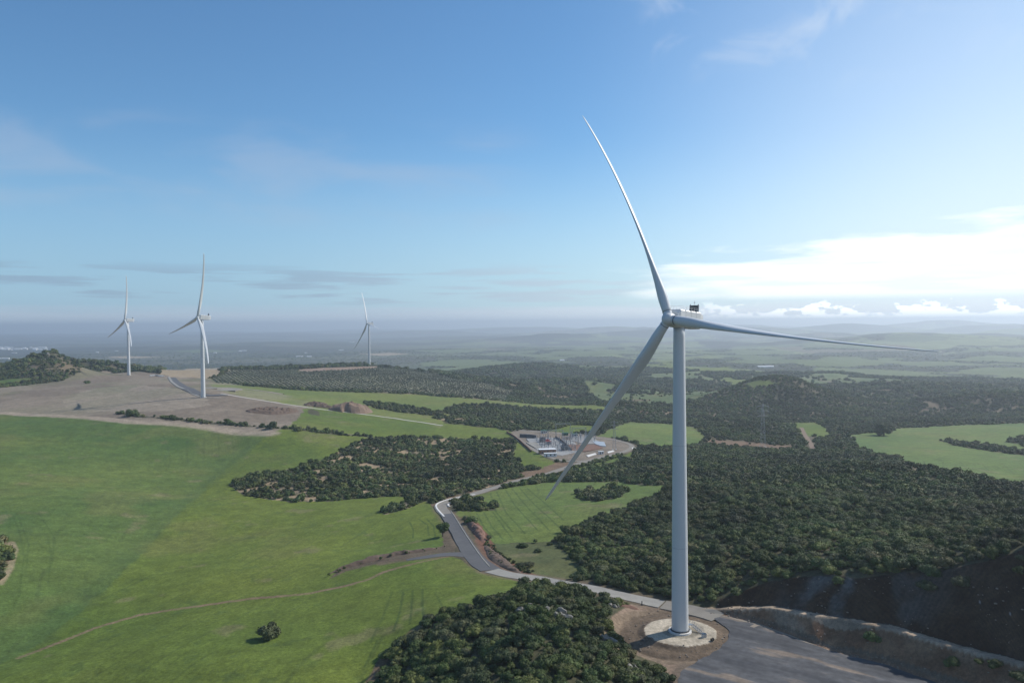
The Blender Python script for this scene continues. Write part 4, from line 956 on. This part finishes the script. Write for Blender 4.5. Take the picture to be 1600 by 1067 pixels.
def sub():
    basex, basey, bz = at(880, 700)
    def gantry(u, v, w, h, rz, lb):
        x, y, z = at(u, v); o = empty('steel_gantry', (x, y, z-.1), lb, 'gantry', 'substation gantries', rz)
        for s in (-1, 1): bm = bmesh.new(); lattice(bm, (s*w/2, 0, 0), h, .9, .5, 5, r=.06); bm_obj('column', bm, M_STEEL, o)
        bm = bmesh.new(); bar(bm, (-w/2, .25, h-.2), (w/2, .25, h-.2), .12, 4); bar(bm, (-w/2, -.25, h-.2), (w/2, -.25, h-.2), .12, 4); bar(bm, (-w/2, 0, h-.9), (w/2, 0, h-.9), .12, 4)
        bm_obj('beam', bm, M_STEEL, o)
        for t in (-.3, 0, .3): bm = bmesh.new(); bar(bm, (t*w, 0, h-.9), (t*w, 0, h-2.4), .14, 6); bm_obj('insulator', bm, M_DSTEEL, o)
    gantry(868, 690, 14, 11, .1, 'steel gantry at the left side of the substation switchyard'); gantry(880, 682, 14, 13, .1, 'tall steel gantry at the back of the substation switchyard')
    gantry(905, 684, 13, 10, .1, 'steel gantry in the right switchyard bay of the substation'); gantry(893, 696, 12, 8, .1, 'low steel gantry in the middle of the substation')
    # bays of switchgear
    r = random.Random(9); proto = None
    spots = []
    for i in range(7):
        for j in range(5):
            u = 838+i*8.4+j*2.6; v = 688+j*3.6+i*.55
            spots.append((u, v))
    for i in range(6):
        for j in range(3): spots.append((893+i*7.2, 681.5+j*3.+i*.5))
    W = unproj(spots)
    for (x, y) in W:
        z = hz(x, y)
        if proto is None:
            proto = empty('switchgear', (x, y, z-.1), 'grey steel switchgear stand with three insulators in the substation yard', 'switchgear', 'switchgear stands in the substation')
            bm = bmesh.new()
            for s in (-1, 1): bar(bm, (s*1.1, 0, 0), (s*1.1, 0, 2.6), .1, 4)
            box(bm, (0, 0, 2.65), (3.2, .4, .25)); box(bm, (0, 0, .1), (3., .8, .3)); bm_obj('support_frame', bm, M_STEEL, proto)
            for s in (-1.2, 0, 1.2):
                bm = bmesh.new()
                for q in range(5): bar(bm, (s, 0, 2.8+q*.42), (s, 0, 3.0+q*.42), .26, 8, .14)
                bar(bm, (s, 0, 2.7), (s, 0, 5.0), .08, 6); bm_obj('insulator', bm, M_DSTEEL if s else M_STEEL, proto)
            bm = bmesh.new(); box(bm, (0, -.3, 1.3), (.8, .4, 1.1)); bm_obj('control_box', bm, M_WHITE2, proto)
            proto.rotation_euler = (0, 0, .1); o = proto
        else:
            o = proto.copy(); col.objects.link(o)
            for c in list(proto.children): d = c.copy(); col.objects.link(d); d.parent = o
            o.location = (x, y, z-.1)
        o.rotation_euler = (0, 0, .1+r.choice((0, 0, PI/2))); s = .8+.5*r.random(); o.scale = (s, s, s*(.8+.5*r.random()))
    def trafo(u, v, lb, mat, rz=.1):
        x, y, z = at(u, v); o = empty('transformer', (x, y, z-.1), lb, 'transformer', 'transformers', rz)
        bm = bmesh.new(); box(bm, (0, 0, 2), (5.5, 3, 3.2)); bm_obj('tank', bm, mat, o, bevel=.15)
        bm = bmesh.new()
        for k in range(9): box(bm, (-2.4+k*.6, -1.95, 1.9), (.25, .9, 2.6))
        bm_obj('radiator', bm, M_STEEL, o)
        bm = bmesh.new(); bar(bm, (-2.2, .8, 4.3), (1.2, .8, 4.3), .5, 12); bm_obj('conservator', bm, mat, o)
        for s in (-1.5, 0, 1.5): bm = bmesh.new(); bar(bm, (s, 0, 3.6), (s*1.2, 0, 5.6), .25, 8, .1); bm_obj('bushing', bm, M_DSTEEL, o)
    trafo(856, 694.5, 'red power transformer among the grey switchgear of the substation', M_RED); trafo(848, 691, 'grey power transformer left of the red one', M_DSTEEL); trafo(882, 703, 'grey power transformer at the front right of the switchyard', M_DSTEEL)
    def hut(name, u, v, L, W_, h, rz, roofm, wallm, lb, cat, pitch=.0, group=None, wins=3):
        x, y, z = at(u, v); o = empty(name, (x, y, z-.15), lb, cat, group, rz)
        bm = bmesh.new(); box(bm, (0, 0, h/2), (L, W_, h)); w = bm_obj('wall', bm, wallm, o)
        bm = bmesh.new()
        if pitch:
            v_ = [(-L/2-.3, -W_/2-.3, h), (L/2+.3, -W_/2-.3, h), (L/2+.3, W_/2+.3, h), (-L/2-.3, W_/2+.3, h), (-L/2-.3, 0, h+pitch), (L/2+.3, 0, h+pitch)]
            q = [bm.verts.new(p) for p in v_]; [bm.faces.new([q[i] for i in f]) for f in ((0, 1, 5, 4), (2, 3, 4, 5), (0, 4, 3), (1, 2, 5), (3, 2, 1, 0))]
        else: box(bm, (0, 0, h+.15), (L+.5, W_+.5, .3))
        bm_obj('roof', bm, roofm, o)
        for k in range(wins):
            xx = -L/2+L*(k+.5)/wins
            if k == 0: bm = bmesh.new(); box(bm, (xx, -W_/2-.02, 1.05), (1., .06, 2.1)); bm_obj('door', bm, M_DSTEEL, o)
            else: bm = bmesh.new(); box(bm, (xx, -W_/2-.02, h*.58), (1.2, .06, 1.)); bm_obj('window', bm, M_GLASSD, o)
        return o
    hut('control_building', 855, 708, 14, 6, 3.6, .12, M_ROOFW, M_ROOF, 'low control building with pale flat roof and reddish walls at the substation front', 'building', 0)
    hut('site_cabin', 860, 713, 10, 3, 2.8, .12, M_WHITE2, M_WHITE2, 'white site cabin in front of the reddish control building', 'cabin', 0)
    hut('site_cabin', 850, 676.5, 6, 2.5, 2.6, .1, M_GREENP, M_WHITE2, 'small cabin with green roof at the back left of the substation', 'cabin', 0)
    hut('site_cabin', 883, 680, 6, 2.5, 2.6, .1, M_GREENP, M_GREENP, 'green site container at the back of the substation', 'cabin', 0)
    hut('site_cabin', 898, 681.5, 6, 2.5, 2.6, .1, M_GREENP, M_WHITE2, 'white and green site cabin right of the green container', 'cabin', 0)
    hut('site_cabin', 939, 709, 4, 2.2, 2.2, .3, M_WHITE2, M_WHITE2, 'tiny white cabin near the ring road on the right of the substation', 'cabin', 0, wins=2)
    # yard slabs, basin, walls
    def slab(name, s, mat, rz, lb):
        w = unproj(pts(s)); zz = height(w[:, 0], w[:, 1]).max()+rz; bm = bmesh.new(); vs = [bm.verts.new((p[0], p[1], zz)) for p in w]; f = bm.faces.new(vs)
        r_ = bmesh.ops.extrude_face_region(bm, geom=[f]); bmesh.ops.translate(bm, vec=(0, 0, -1.4), verts=[e for e in r_['geom'] if isinstance(e, bmesh.types.BMVert)]); bmesh.ops.recalc_face_normals(bm, faces=bm.faces[:])
        o = bm_obj(name, bm, mat); o['kind'] = 'structure'; o['label'] = lb
    slab('switchyard_slab', "822,686 865,684 896,690 912,704 878,712 846,708 833,698", simple('crushed_stone', (.27, .27, .265), .95, 0, .35, .4, .4), .12, 'grey gravel yard of the substation')
    slab('yard', "893,682 925,683 940,693 915,694 890,688", simple('crushed_stone_pale', (.26, .25, .24), .95, 0, .3, .5, .4), .12, 'second gravel yard of the substation')
    slab('settling_basin', "926,689 944,691 947,698 938,697 930,694", M_WATERL, .35, 'pale lined basin at the right of the substation')
    slab('excavated_platform', "885,695 930,695 942,700 915,706 895,704", M_SPOILR, .2, 'dark reddish earth platform in the substation')
    slab('concrete_pad', "916,712 930,708 932,710 919,714", M_CONC2, .3, 'white concrete strip beside the ring road')
    slab('concrete_pad', "949,706 958,704 960,705.5 950,708", M_CONC2, .3, 'white concrete strip near the pylon')
    slab('concrete_pad', "987,699.5 995,700 995,701.5 988,701.5", M_CONC2, .3, 'white concrete strip outside the ring road')
    slab('concrete_pad', "822,692 838,691 846,700 838,701", M_CONC, .3, 'pale concrete area at the left of the switchyard')
    ribbon('boundary_wall', "792,676 805,684 818,695 830,706", .8, M_SPOILR, 1.7, step=3, kind='', label=None, wob=0, cross=2)
    o = bpy.data.objects['boundary_wall']; del o['kind']; setp(o, 'low reddish wall along the left edge of the substation', 'wall')
    ribbon('dividing_wall', "868,684 880,692 893,704", .6, M_SPOILD, 2.0, step=3, kind='', wob=0, cross=2)
    o = bpy.data.objects['dividing_wall']; del o['kind']; setp(o, 'dark wall dividing the two yards of the substation', 'wall')
    ribbon('retaining_wall', "812,683 825,683.5 838,685", .8, M_DSTEEL, 3.2, step=3, kind='', wob=0, cross=2)
    o = bpy.data.objects['retaining_wall']; del o['kind']; setp(o, 'dark upright wall at the back left of the substation yard', 'wall')
    # far farm buildings
    for (u, v, L, lb) in [(468, 558, 45, 'long white farm shed far away between the middle and right distant turbines'), (478, 552, 18, 'small white farmhouse just above the long shed'), (483, 558, 30, 'white farm shed right of the long shed'),
                          (533, 547.5, 40, 'white farm building far away just left of the distant turbine'), (380, 548.5, 55, 'wide white shed far beyond the brown hill'), (375, 549.5, 24, 'small white shed left of the wide one'), (878, 564, 22, 'white farmhouse among the dark woods in the centre distance'),
                          (1196, 574.5, 60, 'long white greenhouse in the far valley right of the main tower'), (336, 552, 22, 'small white farmhouse far beyond the second turbine'), (22, 552, 34, 'white shed on the plain left of the wooded knoll'),
                          (7, 561, 55, 'bright long white shed at the far left edge of the plain'), (182, 549, 22, 'white farmhouse far behind the wooded knoll, left of the leftmost tower'), (152, 551, 20, 'tiny white farmhouse on the far plain above the knoll'), (1130, 513.5, 60, 'pale building near the horizon just right of the main tower'), (550, 535, 60, 'pale farm building high on the far plain near the distant turbine')]:
        hut('farm_building', u, v, L, 13, 5, .15, M_ROOFW, M_WALL, lb, 'farm building', 2.5, 'distant white farm buildings', wins=2)
    r = random.Random(4)
    hp = None
    for k in range(46):
        u = r.random()**1.3*72; v = 547.2-r.random()*4.2+u*.004
        if hp is None: hp = hut('town_house', u, v, 26, 15, 8, .2, M_ROOFW, M_WALL, 'small white house in the faint distant town at the far left', 'house', 3, 'white houses of the distant town', wins=2)
        else:
            x, y, z = at(u, v); o = hp.copy(); col.objects.link(o)
            for c in list(hp.children): d = c.copy(); col.objects.link(d); d.parent = o
            o.location = (x, y, z-.2); o.rotation_euler = (0, 0, r.random()*.8-.2); s = .7+.8*r.random(); o.scale = (s, s, s)
sub()
def vehicles():
    """vans and lorries parked at the left turbine yard"""
    r = random.Random(2)
    for k, (u, v) in enumerate([(237, 588), (241, 587.4), (246, 587.8), (250, 588.4), (254, 588.6)]):
        x, y, z = at(u, v); lb = ['white van leftmost in the row parked on the brown hilltop', 'white van second from left in the row on the brown hilltop', 'grey van in the middle of the row on the brown hilltop', 'white van fourth in the row on the brown hilltop', 'white van rightmost in the row on the brown hilltop'][k]
        o = empty('parked_van', (x, y, z), lb, 'van', 'vans parked on the hilltop', .1+r.random()*.5); m = M_STEEL if k == 2 else M_WALL
        bm = bmesh.new(); P_ = [(-2.7, .45), (2.7, .45), (2.7, 1.2), (1.9, 1.35), (1.3, 2.3), (-2.7, 2.4)]
        f0 = [bm.verts.new((a, -1, b)) for a, b in P_]; f1 = [bm.verts.new((a, 1, b)) for a, b in P_]; bm.faces.new(f0); bm.faces.new(f1[::-1])
        for i in range(6): bm.faces.new((f0[i], f1[i], f1[(i+1) % 6], f0[(i+1) % 6]))
        bmesh.ops.recalc_face_normals(bm, faces=bm.faces[:]); bm_obj('body', bm, m, o, bevel=.06)
        bm = bmesh.new(); box(bm, (1.66, 0, 1.8), (.1, 1.7, .8), ry=-.55); bm_obj('windscreen', bm, M_GLASSD, o)
        for a in (-1.7, 1.7):
            for b in (-.95, .95): bm = bmesh.new(); bar(bm, (a, b-.12, .38), (a, b+.12, .38), .38, 14); bm_obj('wheel', bm, M_TYRE, o)
vehicles()

# ------------------------------------------------------------------ light, sky, haze, camera
SUN_AZ = math.radians(63); SUN_EL = math.radians(38.5)
sd = Vector((math.sin(SUN_AZ)*math.cos(SUN_EL), math.cos(SUN_AZ)*math.cos(SUN_EL), math.sin(SUN_EL)))
L = bpy.data.lights.new('sun', 'SUN'); L.energy = 4.8; L.angle = math.radians(.6); L.color = (1, .95, .87); lo = bpy.data.objects.new('sun', L); col.objects.link(lo)
lo.rotation_euler = (-sd).to_track_quat('-Z', 'Y').to_euler(); lo.location = sd*300

w = bpy.data.worlds.new('World'); scene.world = w; w.use_nodes = True; nt = w.node_tree; nt.nodes.clear()
class N:
    def __init__(s, o): s.o = o
def M_(op, a, b=None, c=None, clamp=False):
    q = nt.nodes.new('ShaderNodeMath'); q.operation = op; q.use_clamp = clamp
    for i, v in enumerate((a, b, c)):
        if v is None: continue
        if isinstance(v, (int, float)): q.inputs[i].default_value = v
        else: nt.links.new(v, q.inputs[i])
    return q.outputs[0]
def MR(x, a, b, lo_=0., hi=1., smooth=True):
    q = nt.nodes.new('ShaderNodeMapRange'); q.interpolation_type = 'SMOOTHSTEP' if smooth else 'LINEAR'
    nt.links.new(x, q.inputs[0])
    for i, v in ((1, a), (2, b), (3, lo_), (4, hi)):
        if isinstance(v, (int, float)): q.inputs[i].default_value = v
        else: nt.links.new(v, q.inputs[i])
    return q.outputs[0]
def NZ(x, y, sc, det=5, rough=.55, z=0., dist=0.):
    c = nt.nodes.new('ShaderNodeCombineXYZ')
    for i, v in enumerate((x, y, z)):
        if isinstance(v, (int, float)): c.inputs[i].default_value = v
        else: nt.links.new(v, c.inputs[i])
    q = nt.nodes.new('ShaderNodeTexNoise'); q.inputs['Scale'].default_value = sc; q.inputs['Detail'].default_value = det; q.inputs['Roughness'].default_value = rough; q.inputs['Distortion'].default_value = dist
    nt.links.new(c.outputs[0], q.inputs['Vector']); return q.outputs['Fac']
def MIX(f, a, b):
    q = nt.nodes.new('ShaderNodeMix'); q.data_type = 'RGBA'
    if isinstance(f, (int, float)): q.inputs[0].default_value = f
    else: nt.links.new(f, q.inputs[0])
    for i, v in ((6, a), (7, b)):
        if isinstance(v, tuple): q.inputs[i].default_value = (*v, 1)
        else: nt.links.new(v, q.inputs[i])
    return q.outputs[2]
sky = nt.nodes.new('ShaderNodeTexSky'); sky.sky_type = 'NISHITA'; sky.sun_disc = False; sky.sun_elevation = SUN_EL; sky.sun_rotation = SUN_AZ
sky.altitude = 300; sky.air_density = 1.0; sky.dust_density = .35; sky.ozone_density = 2.2
SKYS = .13
tc = nt.nodes.new('ShaderNodeTexCoord'); sp = nt.nodes.new('ShaderNodeSeparateXYZ'); nt.links.new(tc.outputs['Generated'], sp.inputs[0])
dx, dy, dz = sp.outputs
AZ = M_('MULTIPLY', M_('ARCTAN2', dx, dy), 57.29578); EL = M_('MULTIPLY', M_('ARCSINE', dz), 57.29578)
k = 1/SKYS
def cc(r, g, b, s=1.): return (r*k*s, g*k*s, b*k*s)
tint = nt.nodes.new('ShaderNodeMix'); tint.data_type = 'RGBA'; tint.blend_type = 'MULTIPLY'; tint.inputs[0].default_value = 1; nt.links.new(sky.outputs[0], tint.inputs[6]); tint.inputs[7].default_value = (.60, .86, 1.0, 1)
c = tint.outputs[2]
c = MIX(MR(EL, 0., 14., .72, 0.), c, MIX(MR(AZ, -30., 34.), cc(.34, .53, .74), cc(.74, .92, 1.02)))
# high thin veils (lavender) across the left, wisps at the top right
v1 = NZ(M_('MULTIPLY', AZ, .055), M_('MULTIPLY', EL, .20), 1.6, 5, .5, 1.3, .4)
m1 = M_('MULTIPLY', M_('MULTIPLY', MR(v1, .42, .70), MR(EL, 6., 8.)), MR(EL, 12., 15., 1., 0.)); m1 = M_('MULTIPLY', M_('MULTIPLY', m1, MR(AZ, -4., 4., 1., 0.)), .30)
c = MIX(m1, c, cc(.46, .54, .68))
v2 = NZ(M_('MULTIPLY', AZ, .07), M_('MULTIPLY', EL, .11), 2.2, 6, .55, 4.1, .6)
m2 = M_('MULTIPLY', M_('MULTIPLY', MR(v2, .50, .72), MR(AZ, 4., 14.)), MR(EL, 14., 21.)); m2 = M_('MULTIPLY', m2, .45)
c = MIX(m2, c, cc(.72, .80, .92))
# thin grey streaks, 2-5 degrees up
v3 = NZ(M_('MULTIPLY', AZ, .05), M_('MULTIPLY', EL, .75), 1.9, 6, .55, 7.7, .15)
m3 = M_('MULTIPLY', M_('MULTIPLY', MR(v3, .50, .62), MR(EL, 1.0, 1.8)), MR(EL, 3.3, 4.6, 1., 0.)); m3 = M_('MULTIPLY', M_('MULTIPLY', m3, MR(AZ, 5., 14., 1., .1)), .45)
c = MIX(m3, c, MIX(MR(AZ, -20., 12.), cc(.24, .31, .44), cc(.60, .66, .78)))
# glow of thin cloud toward the sun at the right
c = MIX(M_('MULTIPLY', M_('MULTIPLY', MR(AZ, 2., 36.), MR(EL, -4., 40., 1., 0.)), .75), c, cc(.92, 1.01, 1.08))
# bright cloud bank at the right
v4 = NZ(M_('MULTIPLY', AZ, .06), M_('MULTIPLY', EL, .35), 2.0, 5, .5, 2.2, .3)
top = M_('ADD', M_('MULTIPLY', MR(AZ, 9., 36., 0., 1., False), 3.0), M_('ADD', 4.0, M_('MULTIPLY', M_('SUBTRACT', v4, .5), 6.)))
m4 = M_('MULTIPLY', M_('MULTIPLY', MR(M_('SUBTRACT', top, EL), 0., 1.3), MR(EL, 1.35, 1.95)), MR(M_('ADD', AZ, M_('MULTIPLY', M_('SUBTRACT', v4, .5), 16.)), 8., 15.))
gap = MR(NZ(M_('MULTIPLY', AZ, .04), M_('MULTIPLY', EL, .7), 2.1, 4, .5, 5.2), .38, .52)
m4 = M_('MULTIPLY', m4, M_('ADD', .6, M_('MULTIPLY', gap, .4)))
c = MIX(m4, c, cc(1.15, 1.22, 1.22))
# lavender-grey band of stratus just over the horizon
v5 = NZ(M_('MULTIPLY', AZ, .05), M_('MULTIPLY', EL, 1.1), 1.7, 5, .55, 9.9)
m5 = M_('MULTIPLY', MR(M_('ADD', EL, M_('MULTIPLY', M_('SUBTRACT', v5, .5), .9)), .75, 1.45, 1., 0.), .85)
c = MIX(m5, c, MIX(MR(AZ, -14., 16.), cc(.53, .635, .75), cc(.84, .92, 1.0)))
# cumulus tops at the right
v6 = NZ(M_('MULTIPLY', AZ, .38), M_('MULTIPLY', EL, .9), 1.6, 6, .6, 3.3)
tops = M_('ADD', .45, M_('MULTIPLY', MR(v6, .42, .62), 1.0))
m6 = M_('MULTIPLY', M_('MULTIPLY', MR(M_('SUBTRACT', tops, EL), -.06, .30), MR(AZ, 8., 22.)), MR(EL, -.6, .5, .35, .85))
c = MIX(m6, c, cc(1.7, 1.75, 1.8))
bg = nt.nodes.new('ShaderNodeBackground'); nt.links.new(c, bg.inputs[0]); bg.inputs[1].default_value = SKYS
out = nt.nodes.new('ShaderNodeOutputWorld'); nt.links.new(bg.outputs[0], out.inputs[0])

# haze
bm = bmesh.new(); box(bm, (0, 0, -10), (61000, 61000, 380)); me = bpy.data.meshes.new('haze'); bm.to_mesh(me); bm.free()
hm = bpy.data.materials.new('haze_air'); hm.use_nodes = True; ht = hm.node_tree; ht.nodes.clear(); ho = ht.nodes.new('ShaderNodeOutputMaterial'); pv = ht.nodes.new('ShaderNodeVolumePrincipled')
pv.inputs['Color'].default_value = (.80, .90, 1., 1); pv.inputs['Density'].default_value = 1.15e-4; pv.inputs['Anisotropy'].default_value = .42; ht.links.new(pv.outputs[0], ho.inputs['Volume'])
me.materials.append(hm); o = bpy.data.objects.new('haze', me); col.objects.link(o); o['kind'] = 'stuff'; o['label'] = 'pale blue haze'

cam = bpy.data.cameras.new('camera'); co_ = bpy.data.objects.new('camera', cam); col.objects.link(co_); scene.camera = co_
cam.sensor_width = 36; cam.lens = 36*F/1600; cam.clip_end = 60000; cam.clip_start = 1
Rm = Matrix(((AR[0], AU[0], -AF[0]), (AR[1], AU[1], -AF[1]), (AR[2], AU[2], -AF[2])))
co_.matrix_world = Matrix.Translation((0, 0, CZ))@Rm.to_4x4()

scene.view_settings.view_transform = 'Standard'; scene.view_settings.look = 'None'; scene.view_settings.exposure = 0; scene.view_settings.gamma = 1
scene.render.engine = 'CYCLES'; scene.cycles.use_denoising = True; scene.cycles.max_bounces = 5; scene.cycles.diffuse_bounces = 2; scene.cycles.volume_bounces = 0
scene.cycles.use_adaptive_sampling = True
